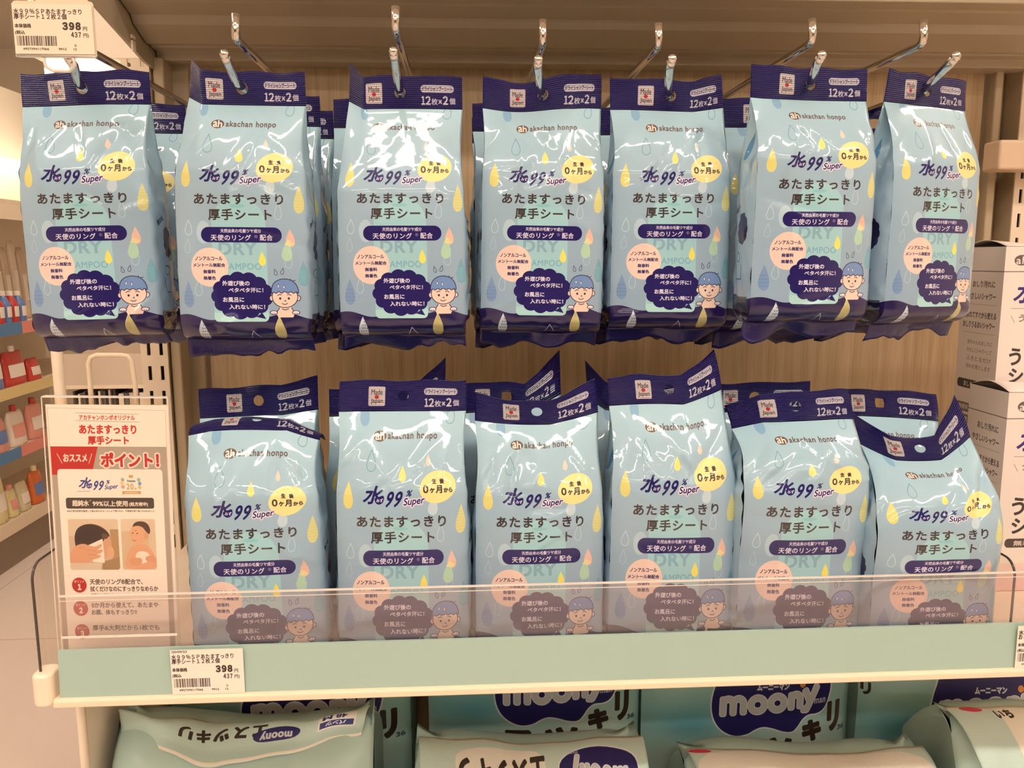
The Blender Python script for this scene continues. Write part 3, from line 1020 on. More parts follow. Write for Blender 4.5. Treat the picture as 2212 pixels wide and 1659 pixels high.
# ------------------------------------------------------------------ artwork and printed materials
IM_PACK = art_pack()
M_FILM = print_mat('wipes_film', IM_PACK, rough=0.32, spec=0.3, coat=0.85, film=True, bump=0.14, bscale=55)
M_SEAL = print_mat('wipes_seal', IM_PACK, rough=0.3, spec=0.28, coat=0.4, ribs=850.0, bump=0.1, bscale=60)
M_FIN = mat('wipes_bottom_seal', (34, 27, 92), 0.28, spec=0.5, coat=0.2, bump=0.5, bscale=260)

KU = 0.1107e-3                  # one artwork unit
PW, PG, PH, PHH = 845 * KU, 0.043, 1515 * KU, 215 * KU


def noise_fn(rnd, n, lo, hi):
    ws = [(rnd.uniform(lo, hi) * math.cos(a), rnd.uniform(lo, hi) * math.sin(a), rnd.uniform(0, 6.28), rnd.uniform(0.5, 1)) for a in [rnd.uniform(0, 6.28) for _ in range(n)]]

    def f(x, z):
        return sum(w[3] * np.sin(x * w[0] + z * w[1] + w[2]) for w in ws) / math.sqrt(n)
    return f


def pack_meshes(seed, parent, fine=True, lean=0.0, wave=0.004, corner=None, sz=1.0, slump=0.0, back=0.0, wedge=0.27, twist=0.0, headw=1.0, hole=True, squash=0.0, sag=0.0, planar=0.65, calm=1.0):
    """one wipes bag in its own frame: x across, -y towards the shopper, z = 0 at the foot of the top seal.
    lean: how far the seal tips back; corner: list of (side, start, fold angle, lift) for bent seal corners"""
    rnd = random.Random(seed)
    nf, ns, nb, rows = (46, 5, 14, 92) if fine else (22, 3, 8, 44)
    H = PH * sz
    lay = [('f', q) for q in np.linspace(-1, 1, nf + 1)] + [('r', q) for q in np.linspace(-1, 1, 2 * ns + 1)[1:]] + \
          [('b', q) for q in np.linspace(1, -1, nb + 1)[1:]] + [('l', q) for q in np.linspace(1, -1, 2 * ns + 1)[1:]]
    # (the last column closes the loop on the first, kept apart so that the artwork can wrap)
    s = np.linspace(0, 1, rows + 1)
    # a denser set of rows near the shoulder and foot
    s = s + 0.012 * np.sin(2 * math.pi * s) * -1
    s[0], s[-1] = 0, 1
    t = np.clip(s / wedge, 0, 1)
    f = (1 - planar) * np.sin(t * math.pi / 2) ** 0.85 + planar * (t - 0.06 * np.clip((t - 0.7) / 0.3, 0, 1) ** 2 + 0.06 * np.clip((s - wedge) / 0.12, 0, 1) * (t >= 1) ** 1 * 1.0)
    b = np.clip((1 - s) / 0.085, 0, 1)
    f2 = np.sqrt(1 - (1 - b) ** 2)
    d = np.maximum(PG * f * f2, 0.0005)
    full = f * f2
    bulge = 0.0035 * full
    a = PW / 2 * (1 - 0.035 * np.sin(np.pi * t) * (t < 1) + 0.012 * np.clip((s - 0.3) / 0.5, 0, 1))
    g = 0.8 * np.sqrt(np.maximum((PG / 2) ** 2 - (d / 2) ** 2, 0))
    z = -s * H
    lo = noise_fn(rnd, 6, 40, 110)
    md = noise_fn(rnd, 7, 120, 260)
    hi = noise_fn(rnd, 8, 260, 520)
    # creases: straight soft ridges
    creases = []
    for _ in range(9):
        x0 = rnd.uniform(-PW / 2, PW / 2); z0 = rnd.uniform(-0.006, -0.02)
        an = rnd.uniform(-0.9, 0.9)
        creases.append((x0, z0, math.sin(an), -math.cos(an), rnd.uniform(0.02, 0.05), rnd.uniform(0.0022, 0.005), rnd.choice((-1, 1)) * rnd.uniform(0.0012, 0.003)))
    for _ in range(5):
        x0 = rnd.uniform(-PW / 2, PW / 2); z0 = -H * rnd.uniform(0.25, 0.55)
        an = rnd.uniform(0.9, 2.2)
        creases.append((x0, z0, math.sin(an), -math.cos(an), rnd.uniform(0.02, 0.06), rnd.uniform(0.0022, 0.005), rnd.choice((-1, 1)) * rnd.uniform(0.0005, 0.0014)))
    for _ in range(7):
        x0 = rnd.uniform(-PW / 2, PW / 2); z0 = -H * rnd.uniform(0.9, 0.97)
        an = rnd.uniform(0.7, 2.4)
        creases.append((x0, z0, math.sin(an), -math.cos(an), rnd.uniform(0.015, 0.04), rnd.uniform(0.002, 0.004), rnd.choice((-1, 1)) * rnd.uniform(0.0008, 0.002)))

    def disp(x, zz):
        top = np.exp(-(zz / (0.30 * H)) ** 2)
        r = lo(x, zz) * (0.0007 + 0.0016 * top) + md(x, zz) * (0.00022 + 0.0005 * top) + hi(x, zz) * 0.00012
        foot = np.exp(-((zz + H) / (0.075 * H)) ** 2)
        r = r + foot * (hi(x, zz) * 0.0007 + (1 - np.abs(md(x * 1.6, zz * 1.6))) * 0.0012)
        r = r + (1 - np.abs(md(x * 0.7, zz * 0.7))) * 0.0012 * top
        r = r * 0.62
        for (cx, cz, dx, dz, L, wd, am) in creases:
            u = (x - cx) * dx + (zz - cz) * dz
            v = (x - cx) * -dz + (zz - cz) * dx
            r = r + 1.1 * am * np.exp(-np.abs(v) / wd) * np.exp(-((u - L / 2) / (L / 2)) ** 4)
        return r * calm

    # how the top seal is bent: offsets for each x, carried down into the bag and fading out
    wv = noise_fn(rnd, 3, 40, 90)
    corner = corner or []

    def head(x):
        dx = np.zeros_like(x); dy = wave * wv(x, 0.0 * x); dz = 0.25 * wave * wv(x + 0.3, 0.0 * x) - sag * (1 - (2 * x / PW) ** 2) - squash
        for side, st, an, lift in corner:
            x0 = side * st * PW / 2
            q = np.clip((x - x0) * side, 0, None)
            dx = dx - side * q * (1 - math.cos(an))
            dy = dy + q * math.sin(an)
            dz = dz + q * lift
        return dx, dy, dz

    n = len(lay)
    P = np.zeros((rows + 1, n, 3))
    UV = np.zeros((rows + 1, n, 2))
    for j, (kd, q) in enumerate(lay):
        if kd == 'f':
            x = a * q
            y = -d / 2 - bulge * (1 - q * q) + 0.004 * full * abs(q) ** 7
            u = 482.5 + 422.5 * q; w = 1.0
        elif kd == 'b':
            x = a * q; y = d / 2 + bulge * (1 - q * q) - 0.004 * full * abs(q) ** 7; u = 905 + 180 if q > 0 else -120; w = 0.0
            u = 1080.0
        else:
            sg = 1 if kd == 'r' else -1
            e = 1 - abs(q)
            x = sg * (a - g * e + 0.003 * full * e * (2 - e))
            y = q * (d / 2 - 0.004 * full)
            w = (1 - q) / 2
            u = 905 + 180 * (q + 1) if sg > 0 else 60 - 180 * (q + 1)
        D = disp(x, z) * np.clip(full * 1.3 + 0.1, 0, 1) * np.clip(b * 1.4, 0, 1)
        hx, hy, hz = head(x)
        fade = np.clip(1 - s / 0.36, 0, 1) ** 1.6
        P[:, j, 0] = x + hx * fade + (hi(z * 1.0, x * 0 + j * 0.01) * 0.0008 * full if kd in 'rl' else 0)
        P[:, j, 1] = y - D * (w if kd != 'b' else 0.3) + hy * fade + back * np.clip(1 - s / 0.4, 0, 1) ** 1.4 - slump * np.sin(np.pi * np.clip(s / 0.6, 0, 1)) * (1 if kd == 'f' else 0.4)
        P[:, j, 2] = z + hz * fade
        UV[:, j, 0] = (u + 300) / 1565.0
        UV[:, j, 1] = 1 - (675 + s * 1515 - 460) / 1755.0
    if twist:
        an = twist * (1 - s)[:, None]
        X, Yv = P[:, :, 0].copy(), P[:, :, 1].copy()
        P[:, :, 0] = X * np.cos(an) - Yv * np.sin(an); P[:, :, 1] = X * np.sin(an) + Yv * np.cos(an)
    mb = MB(); mb.grid(P, 0, UV)
    mb.f = [fc[::-1] for fc in mb.f]
    mb.build('film_bag', M_FILM, parent, origin=(0, 0, 1e-9), smooth=True)
    # top seal with its hang hole
    nx, nz = (60, 14) if fine else (26, 6)
    xs = np.linspace(-PW / 2, PW / 2, nx + 1); zs = np.linspace(0, PHH, nz + 1)
    X, Zq = np.meshgrid(xs, zs)
    hc, hr = (0.0, PHH * 0.50), 0.0042
    keep = None
    if hole:
        rr = np.hypot(X - hc[0], Zq - hc[1])
        near = np.abs(rr - hr) < 0.0011
        sc = np.where(near, hr / np.maximum(rr, 1e-6), 1)
        X = hc[0] + (X - hc[0]) * sc; Zq = hc[1] + (Zq - hc[1]) * sc
        cxm = (X[:-1, :-1] + X[1:, 1:]) / 2; czm = (Zq[:-1, :-1] + Zq[1:, 1:]) / 2
        keep = np.hypot(cxm - hc[0], czm - hc[1]) > hr * 0.97
    hx, hy, hz = head(X)
    curl = 0.0009 * np.sin(X * 210 + seed) * (Zq / PHH) ** 2 + 0.0004 * md(X, Zq)
    grow = 1 + 0.9 * Zq / PHH
    le = lean * (0.4 + 0.6 * Zq / PHH)
    Q = np.stack([X + hx * 1.0, hy * grow + curl + back + Zq * np.sin(le), Zq * np.cos(le) + hz + (hz + squash) * 0.9 * Zq / PHH + 0.0006 * np.sin(X * 150 + seed * 2) * (Zq / PHH) ** 3], -1)
    if twist:
        X2 = Q[:, :, 0].copy(); Y2 = Q[:, :, 1].copy()
        Q[:, :, 0] = X2 * math.cos(twist) - Y2 * math.sin(twist); Q[:, :, 1] = X2 * math.sin(twist) + Y2 * math.cos(twist)
    U = np.stack([((482.5 + X / KU) + 300) / 1565.0, 1 - (675 - Zq / KU - 460) / 1755.0], -1)
    mh = MB(); mh.grid(Q, 0, U, keep)
    mh.build('top_seal', M_SEAL, parent, origin=(0, 0, 1e-9), smooth=True, solid=0.0005)
    d0 = head(np.zeros(1))
    parent['hole'] = (float(d0[0][0]), float(d0[1][0] * 1.45 + back), float(hc[1] + d0[2][0] + (d0[2][0] + squash) * 0.45))
    # bottom seal: a crimped navy strip hanging or folding under the bag
    nx = 30 if fine else 14
    xs = np.linspace(-PW / 2 * 1.0, PW / 2 * 1.0, nx + 1)
    fl = 0.016
    tq = np.linspace(0, 1, 6)
    X, T = np.meshgrid(xs, tq)
    sk = noise_fn(rnd, 3, 60, 140)
    if parent.get('hangs'):
        Q = np.stack([X * (1 + 0.015 * T), -0.004 + 0.006 * T + 0.006 * sk(X, T * 0.01) * T, -H + 0.0015 - fl * (0.72 + 0.35 * sk(X * 1.3 + 2, T * 0.0)) * T + 0.0012 * sk(X + 1, T * 0) + T * (0.0012 * hi(X * 1.2, T * 0) + 0.0010 * md(X * 2.0, T * 0))], -1)
    else:
        Q = np.stack([X, 0.002 + fl * T, -H + 0.0006 + 0.0003 * np.sin(X * 200) * T], -1)
    mf = MB(); mf.grid(Q)
    mf.build('bottom_seal', M_FIN, parent, origin=(0, 0, 1e-9), smooth=True, solid=0.0006)


def ptz(px, py, z):
    d = FWD + RGT * ((px - 1106.0) / F_PX) - UPV * ((py - 829.5) / F_PX)
    return Vector((d.x * z, d.y * z, CZ + d.z * z))


def copy_tree(o, parent=None):
    c = o.copy(); COL.objects.link(c); c.parent = parent
    for ch in list(o.children):
        copy_tree(ch, c)
    return c


G_HANG, G_HANGB, G_ST, G_STB = 'front wipes bags hanging on the hooks', 'wipes bags hanging behind the front ones', 'front row of wipes bags standing on the shelf', 'second row of wipes bags standing on the shelf'
SHELF_TOP = pt(700, 1488, 0.55).z      # surface the standing bags rest on


def hang_pack(px, py, z, label, seed, yaw=0.0, roll=0.0, **kw):
    """front bag on a hook; (px, py) is where the middle of the big product name shows"""
    R = Matrix.Rotation(roll, 3, 'Y') @ Matrix.Rotation(yaw, 3, 'Z')
    loc = ptz(px, py, z) - R @ Vector((0, -(PG / 2 + 0.003), -581 * KU))
    o = thing('wipes_bag', loc, label, 'wipes bag', G_HANG, (0, 0, 0))
    o.rotation_euler = R.to_euler()
    o['hangs'] = True
    pack_meshes(seed, o, **kw)
    return o


def stand_pack(px, py, z, label, seed, yaw=0.0, roll=0.0, by='text', group=G_ST, **kw):
    R = Matrix.Rotation(roll, 3, 'Y') @ Matrix.Rotation(yaw, 3, 'Z')
    if by == 'text':
        P = ptz(px, py, z)
        sz = (P.z - SHELF_TOP) / ((2190 - 1256) * KU)
        loc = P - R @ Vector((0, -(PG / 2 + 0.003), -581 * KU * sz))
    else:
        loc = ptz(px, py, z)
        sz = (loc.z - SHELF_TOP) / PH
    loc.z = SHELF_TOP + 0.0014 + PH * sz * math.cos(roll) + abs(math.sin(roll)) * PW / 2 * 0.9
    o = thing('wipes_bag', loc, label, 'wipes bag', group)
    o.rotation_euler = R.to_euler()
    pack_meshes(seed, o, sz=sz, **kw)
    return o


rad = math.radians
HP = []
HP.append(hang_pack(175, 428, 0.605, 'front wipes bag on the hook with the price ticket, at the shelf\'s open end', 11, roll=rad(-1.0), wave=0.003, squash=-0.005))
HP.append(hang_pack(514, 430, 0.598, 'front wipes bag on the second hook, left corner of its seal bent', 22, roll=rad(0.6), corner=[(-1, 0.62, 0.75, 0.36)], wave=0.003, squash=-0.005))
HP.append(hang_pack(864, 428, 0.611, 'front wipes bag on the third hook, left seal corner folded to a sharp point', 33, corner=[(-1, 0.58, 0.85, 0.42)], wave=0.002, wedge=0.35, squash=-0.003, planar=0.97, calm=0.35))
HP.append(hang_pack(1175, 430, 0.631, 'front wipes bag on the fourth hook, flat seal showing a clear Made in Japan mark', 44, roll=rad(1.0), corner=[(1, 0.5, 0.2, 0.12)], squash=-0.005))
HP.append(hang_pack(1456, 428, 0.645, 'front wipes bag on the fifth hook, right seal corner tilted up', 55, roll=rad(0.3), corner=[(1, 0.4, 0.25, 0.16)], squash=-0.005))
HP.append(hang_pack(1773, 398, 0.614, 'front wipes bag on the sixth hook, hanging highest and overlapping the bag to its right', 66, roll=rad(0.3), yaw=rad(4), corner=[(-1, 0.8, 0.2, 0.1)], wave=0.002))
HP.append(hang_pack(2041, 416, 0.645, 'front wipes bag on the last hook, turned aside beside the white boxes', 77, roll=rad(0.6), yaw=rad(20), wave=0.002, wedge=0.27, squash=-0.004, planar=0.97, calm=0.5))
# bags further back on the same hooks: one of each kind is modelled, the rest are copies of it
HB_LABEL = {0: 'dark wipes bag half hidden behind the bag on the price-ticket hook',
            1: ('wipes bag directly behind the front bag of the second hook', 'rearmost wipes bag showing on the second hook'),
            2: ('wipes bag showing as a dark edge behind the third hook\'s front bag', 'rearmost wipes bag on the third hook'),
            3: ('wipes bag peeking out left behind the fourth hook\'s front bag', 'rearmost wipes bag on the fourth hook'),
            4: 'wipes bag behind the fifth hook\'s front bag',
            5: ('wipes bag peeking out left behind the sixth hook\'s front bag', 'rearmost wipes bag on the sixth hook'),
            6: 'wipes bag behind the turned bag on the last hook'}
proto = None
for i, lab in HB_LABEL.items():
    labs = (lab,) if isinstance(lab, str) else lab
    for q, lb in enumerate(labs):
        base = HP[i]
        rnd = random.Random(100 + i * 7 + q)
        loc = Vector(base.location) + Vector((rnd.uniform(-0.004, 0.004), 0.056 * (q + 1) + (0.03 if i in (0, 6) else 0.008 if i == 4 else 0.0), 0))
        loc.x = HP[i].location.x * (1 if i < 6 else 1) + rnd.uniform(-0.005, 0.005)
        if i in (2, 3):
            loc.x -= 0.008
        if i == 5:
            loc.x -= 0.007
        loc.z = HP[1].location.z - 0.001 - 0.002 * q
        if proto is None:
            o = thing('wipes_bag', loc, lb, 'wipes bag', G_HANGB)
            o['hangs'] = True
            pack_meshes(301, o, fine=False, wave=0.003)
            proto = o
        else:
            o = copy_tree(proto)
            o.location = loc; o['label'] = lb
        o.rotation_euler = (0, rnd.uniform(-0.02, 0.02), rnd.uniform(-0.05, 0.05))

stand_pack(542, 1158, 0.588, 'squat wipes bag with its seal flopped over, beside the poster stand', 111, roll=rad(-0.6), lean=rad(84), wave=0.003, back=0.004, squash=-0.004, corner=[(-1, 0.7, -0.3, -0.1), (1, 0.5, -0.1, -0.35)], wedge=0.24)
stand_pack(867, 1132, 0.594, 'standing wipes bag with a glittering flat seal, below the third hook', 122, roll=rad(0.4), lean=rad(26), wave=0.0025, back=0.006, squash=-0.006)
stand_pack(1167, 1132, 0.605, 'standing wipes bag with its seal sagging in the middle, below the fourth hook', 133, roll=rad(0.2), lean=rad(36), wave=0.003, back=0.006, corner=[(1, 0.2, 0.1, 0.12)], squash=-0.004, sag=0.003)
stand_pack(1461, 1106, 0.611, 'standing wipes bag with right seal corner folded up, below the fifth hook', 144, roll=rad(0.6), lean=rad(30), wave=0.003, back=0.006, corner=[(1, 0.22, 0.4, 0.26)], squash=-0.003)
stand_pack(1745, 1106, 0.606, 'standing wipes bag with crumpled shoulder hiding its logo, below the sixth hook', 155, roll=rad(0.3), lean=rad(30), wave=0.004, back=0.008, corner=[(-1, 0.5, 0.3, -0.30)], slump=0.005, wedge=0.2, squash=0.011)
stand_pack(2038, 1157, 0.600, 'standing wipes bag with a curled dipping seal, next to the white boxes', 166, roll=rad(-0.2), lean=rad(30), wave=0.002, back=0.008, corner=[(-1, 0.45, 0.7, 0.18), (1, 0.3, 0.4, 0.28)], slump=0.004, wedge=0.24, squash=0.010, sag=0.006)
# second row
stand_pack(560, 905, 0.662, 'tall wipes bag with punched seal behind the squat bag', 211, by='head', group=G_STB, roll=rad(-1.0), wave=0.003, corner=[(1, 0.4, 0.2, 0.1)], fine=True, twist=0.0)
stand_pack(838, 905, 0.668, 'wipes bag whose dark seal corner pokes up behind the glittering bag', 222, by='head', group=G_STB, fine=False, roll=rad(1.5), corner=[(1, 0.45, 0.3, 0.5)])
stand_pack(1095, 898, 0.682, 'wipes bag with a pointed dark seal corner, behind the sagging-seal bag', 233, by='head', group=G_STB, fine=False, corner=[(1, 0.3, 0.25, 0.42)], roll=rad(-1.0))
stand_pack(1382, 888, 0.686, 'wipes bag with crumpled dark seal behind the bag with the folded-up corner', 244, by='head', group=G_STB, fine=False, corner=[(-1, 0.6, 0.8, 0.35)], wave=0.004)
stand_pack(1628, 896, 0.690, 'wipes bag with straight punched seal behind the crumpled-shoulder bag', 255, by='head', group=G_STB, fine=True, roll=rad(-1.2), wave=0.003)
stand_pack(1905, 912, 0.702, 'wipes bag with a dark drooping seal behind the curled-seal bag', 266, by='head', group=G_STB, fine=False, roll=rad(4), yaw=rad(-6), lean=rad(25), wave=0.004)
# ------------------------------------------------------------------ plain materials
M_WHITE = mat('white_powder_coat', (246, 226, 200), 0.42, noise=0.04, nscale=30)
M_CREAM = mat('cream_wall', (248, 234, 214), 0.7, noise=0.04, nscale=3)
M_TAUPE = mat('taupe_painted_steel', (176, 158, 132), 0.36, spec=0.5, noise=0.05, nscale=12, bump=0.05)
M_TAUPE2 = mat('beige_painted_steel', (190, 170, 140), 0.45, noise=0.05, nscale=14)
M_GAP_SHADE = mat('gap_shade', (40, 32, 26), 0.8)  # dark colour standing in for shade inside gaps
M_CHROME = mat('chrome', (214, 208, 200), 0.12, metal=1.0)
M_CLEAR = clear_mat('clear_acrylic', tint=(255, 253, 250), gloss=0.015, haze=0.008)
M_PANE = clear_mat('clear_shelf_fence', tint=(250, 246, 246), gloss=0.07, rough=0.05, haze=0.05, haze_rgb=(250, 226, 214))
M_EDGE = mat('acrylic_edge', (70, 60, 54), 0.2, spec=0.6)
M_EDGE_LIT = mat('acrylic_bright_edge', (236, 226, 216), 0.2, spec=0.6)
M_MINT = mat('mint_price_strip', (172, 200, 188), 0.16, spec=0.5, coat=0.6, noise=0.02, nscale=6)
M_LIP = mat('shelf_lip', (250, 228, 198), 0.4)


def wood_mat(name, c0, c1):
    m = bpy.data.materials.new(name)
    m.use_nodes = True
    nt = m.node_tree
    b = nt.nodes['Principled BSDF']
    b.inputs['Roughness'].default_value = 0.48
    b.inputs['Specular IOR Level'].default_value = 0.35
    tc = nt.nodes.new('ShaderNodeTexCoord')
    mp = nt.nodes.new('ShaderNodeMapping')
    mp.inputs['Scale'].default_value = (60, 60, 2.2)
    nt.links.new(tc.outputs['Object'], mp.inputs[0])
    n = nt.nodes.new('ShaderNodeTexNoise')
    n.inputs['Scale'].default_value = 2.0; n.inputs['Detail'].default_value = 8; n.inputs['Roughness'].default_value = 0.62; n.inputs['Distortion'].default_value = 0.6
    nt.links.new(mp.outputs[0], n.inputs['Vector'])
    mp2 = nt.nodes.new('ShaderNodeMapping')
    mp2.inputs['Scale'].default_value = (380, 380, 14)
    nt.links.new(tc.outputs['Object'], mp2.inputs[0])
    n2 = nt.nodes.new('ShaderNodeTexNoise')
    n2.inputs['Scale'].default_value = 1.5; n2.inputs['Detail'].default_value = 3
    nt.links.new(mp2.outputs[0], n2.inputs['Vector'])
    mx = nt.nodes.new('ShaderNodeMath'); mx.operation = 'MULTIPLY_ADD'; mx.inputs[1].default_value = 0.45
    nt.links.new(n2.outputs['Fac'], mx.inputs[0]); nt.links.new(n.outputs['Fac'], mx.inputs[2])
    cr = nt.nodes.new('ShaderNodeValToRGB')
    cr.color_ramp.elements[0].position = 0.55; cr.color_ramp.elements[1].position = 0.95
    cr.color_ramp.elements[0].color = (*lin(c0), 1); cr.color_ramp.elements[1].color = (*lin(c1), 1)
    nt.links.new(mx.outputs[0], cr.inputs[0])
    nt.links.new(cr.outputs[0], b.inputs['Base Color'])
    return m


M_WOOD = wood_mat('pale_oak_board', (182, 154, 118), (212, 186, 150))

# ------------------------------------------------------------------ room shell
FX0, FX1, FY0, FY1, CEIL = -3.6, 3.6, -6.4, 6.4, 2.75
M_FLOOR = bpy.data.materials.new('pale_pink_floor_tile')
M_FLOOR.use_nodes = True
_nt = M_FLOOR.node_tree
_b = _nt.nodes['Principled BSDF']
_tc = _nt.nodes.new('ShaderNodeTexCoord')
_br = _nt.nodes.new('ShaderNodeTexBrick')
_br.offset = 0.0
_br.inputs['Scale'].default_value = 1.0
_br.inputs['Brick Width'].default_value = 0.9; _br.inputs['Row Height'].default_value = 0.9
_br.inputs['Mortar Size'].default_value = 0.003
_br.inputs['Color1'].default_value = (*lin((244, 228, 216)), 1); _br.inputs['Color2'].default_value = (*lin((240, 222, 210)), 1)
_br.inputs['Mortar'].default_value = (*lin((214, 194, 180)), 1)
_nt.links.new(_tc.outputs['Object'], _br.inputs[0])
_nt.links.new(_br.outputs[0], _b.inputs['Base Color'])
_b.inputs['Roughness'].default_value = 0.45
struct(MB().box(FX0, FX1, FY0, FY1, -0.05, 0.0).build('floor', M_FLOOR))
struct(MB().box(FX0, FX1, FY0, FY1, CEIL, CEIL + 0.05).build('ceiling', mat('ceiling_paint', (244, 232, 216), 0.8, noise=0.03, nscale=2)))
struct(MB().box(FX0 - 0.1, FX0, FY0, FY1, 0, CEIL).build('wall_left', M_CREAM))
struct(MB().box(FX1, FX1 + 0.1, FY0, FY1, 0, CEIL).build('wall_right', M_CREAM))
struct(MB().box(FX0, FX1, FY1, FY1 + 0.1, 0, CEIL).build('wall_back', M_CREAM))
struct(MB().box(FX0, FX1, FY0 - 0.1, FY0, 0, CEIL).build('wall_front', mat('wall_behind_shopper', (128, 114, 102), 0.75, noise=0.06, nscale=2)))

# ceiling lamps
M_TUBE = mat('lamp_diffuser', (255, 240, 220), 0.4, emit=(255, 243, 229), es=LAMP)
M_LAMPBODY = mat('lamp_housing', (240, 232, 222), 0.5)


def ceiling_lamp(x, y, lx, ly, label):
    o = thing('ceiling_light', (x, y, CEIL), label, 'light', 'ceiling lights of the shop')
    MB().box(x - lx / 2 - 0.02, x + lx / 2 + 0.02, y - ly / 2 - 0.02, y + ly / 2 + 0.02, CEIL - 0.03, CEIL).build('housing', M_LAMPBODY, o)
    MB().box(x - lx / 2, x + lx / 2, y - ly / 2, y + ly / 2, CEIL - 0.045, CEIL - 0.03).build('diffuser', M_TUBE, o)


LROW = ('nearest row', 'second row', 'third row', 'last row')
for r_, ly in enumerate((-0.45, -1.9, -3.4, -4.9)):
    for lx, side in ((-1.5, 'poster'), (0.05, 'middle'), (1.6, 'box')):
        ceiling_lamp(lx, ly, 1.3, 0.12 if r_ == 0 else 0.08, 'long ceiling light over the main aisle, %s, %s lamp of its row' % (LROW[r_], side))
ceiling_lamp(2.2, 0.66, 1.3, 0.12, 'added long ceiling light above the next bay, past the white boxes')  # added unseen lamp, placed to flash off the last hook's bag
ceiling_lamp(-1.3, 1.2, 0.09, 1.5, 'ceiling light over the side aisle, nearer')
ceiling_lamp(-1.2, 3.6, 0.09, 1.5, 'ceiling light over the side aisle, beside the far gondola')

# ------------------------------------------------------------------ gondola back: board, posts, upper shelf
YB = 0.93
bx0, bx1 = pt(456, 790, YB).x, pt(2122, 230, YB).x
zb1 = pt(1100, 120, YB).z
board = MB().box(bx0, bx1, YB, YB + 0.015, SHELF_TOP - 0.35, zb1 + 0.05).build('back_panel', M_WOOD, origin=(0, YB, CZ))
tag(board, 'pale oak back board of the display bay', 'panel')
zr0, zr1 = pt(1200, 143, YB - 0.02).z, pt(1200, 126, YB - 0.02).z
# left upright: slotted white face, beige flank, grey return
UL = thing('slotted_upright', (pt(338, 820, YB).x, YB, 0.0), 'white slotted shelving post left of the oak board', 'shelf post', 'slotted shelving posts')


def upright(root, x0, x1, y0, y1, z0, z1, sl_x, mirror=False):
    m = MB()
    # face with real slots: strips between slot columns and bridges between slots
    pitch, sh, sw = 0.0265, 0.0150, 0.0036
    cols = sorted(sl_x)
    xs = [x0] + [v for c_ in cols for v in (c_ - sw / 2, c_ + sw / 2)] + [x1]
    for i in range(0, len(xs), 2):
        m.box(xs[i], xs[i + 1], y0, y0 + 0.002, z0, z1)
    for c_ in cols:
        z = z0
        while z < z1:
            m.box(c_ - sw / 2, c_ + sw / 2, y0, y0 + 0.002, z, min(z + pitch - sh, z1))
            z += pitch
    m.build('slotted_face', M_WHITE, root)
    MB().box(x0, x0 + 0.002, y0 + 0.002, y1, z0, z1).box(x1 - 0.002, x1, y0 + 0.002, y1, z0, z1).build('flank', M_TAUPE2, root)
    MB().box(x0 + 0.002, x1 - 0.002, y1 - 0.004, y1, z0, z1).build('inner_web', M_GAP_SHADE, root)  # web coloured dark for the shade seen through the slots


xl0, xl1 = pt(308, 820, YB - 0.04).x, pt(366, 820, YB - 0.04).x
upright(UL, xl0, xl1, YB - 0.04, YB + 0.03, 0.0, zr0 - 0.001, [xl0 + 0.3 * (xl1 - xl0), xl0 + 0.76 * (xl1 - xl0)])
xr0, xr1 = pt(2190, 420, YB - 0.02).x, pt(2190, 420, YB - 0.02).x + 0.03
UR = thing('slotted_upright', (xr0 + 0.015, YB, 0.0), 'white slotted shelving post right of the oak board', 'shelf post', 'slotted shelving posts')
upright(UR, xr0, xr1, YB - 0.02, YB + 0.03, 0.0, pt(2190, 146, YB).z, [xr0 + 0.008, xr0 + 0.022])
tag(MB().box(xl1 + 0.001, pt(398, 820, YB - 0.03).x, YB - 0.035, YB + 0.015, 0.0, pt(340, 140, YB).z).box(pt(398, 820, YB).x, bx0 - 0.004, YB - 0.008, YB + 0.015, 0.0, pt(340, 140, YB).z)
    .build('edge_trim', M_TAUPE2, origin=(xl1, YB, 0.0), bevel=0.002), 'beige steel edge strip between post and oak board', 'trim')
tag(MB().box(bx1 + 0.006, pt(2150, 230, YB).x, YB - 0.012, YB + 0.02, 0.0, pt(2190, 146, YB).z).box(pt(2150, 230, YB).x, xr0 - 0.001, YB + 0.01, YB + 0.02, 0.0, pt(2190, 146, YB).z).build('edge_trim', M_TAUPE2, origin=(bx1, YB, 0), bevel=0.002),
    'beige steel edge strip right of the oak board, behind the boxes', 'trim')
tag(MB().box(xr1 + 0.001, xr1 + 0.5, YB + 0.005, YB + 0.02, 0.0, pt(2190, 146, YB).z).build('neighbour_panel', mat('peach_panel', (236, 204, 168), 0.55, noise=0.05), origin=(xr1, YB, 0)), 'peach back panel of the next bay', 'panel')
xa, xb_ = pt(2128, 335, YB - 0.03).x, xr1 + 0.5
tag(MB().box(xa, xb_, YB - 0.055, YB - 0.025, pt(2170, 367, YB - 0.055).z, pt(2170, 301, YB - 0.055).z).build('cross_bar', mat('peach_bar', (226, 196, 164), 0.4, noise=0.06, nscale=9), origin=(xa, YB - 0.04, 0), bevel=0.003), 'peach steel cross bar beside the last hook', 'bar')

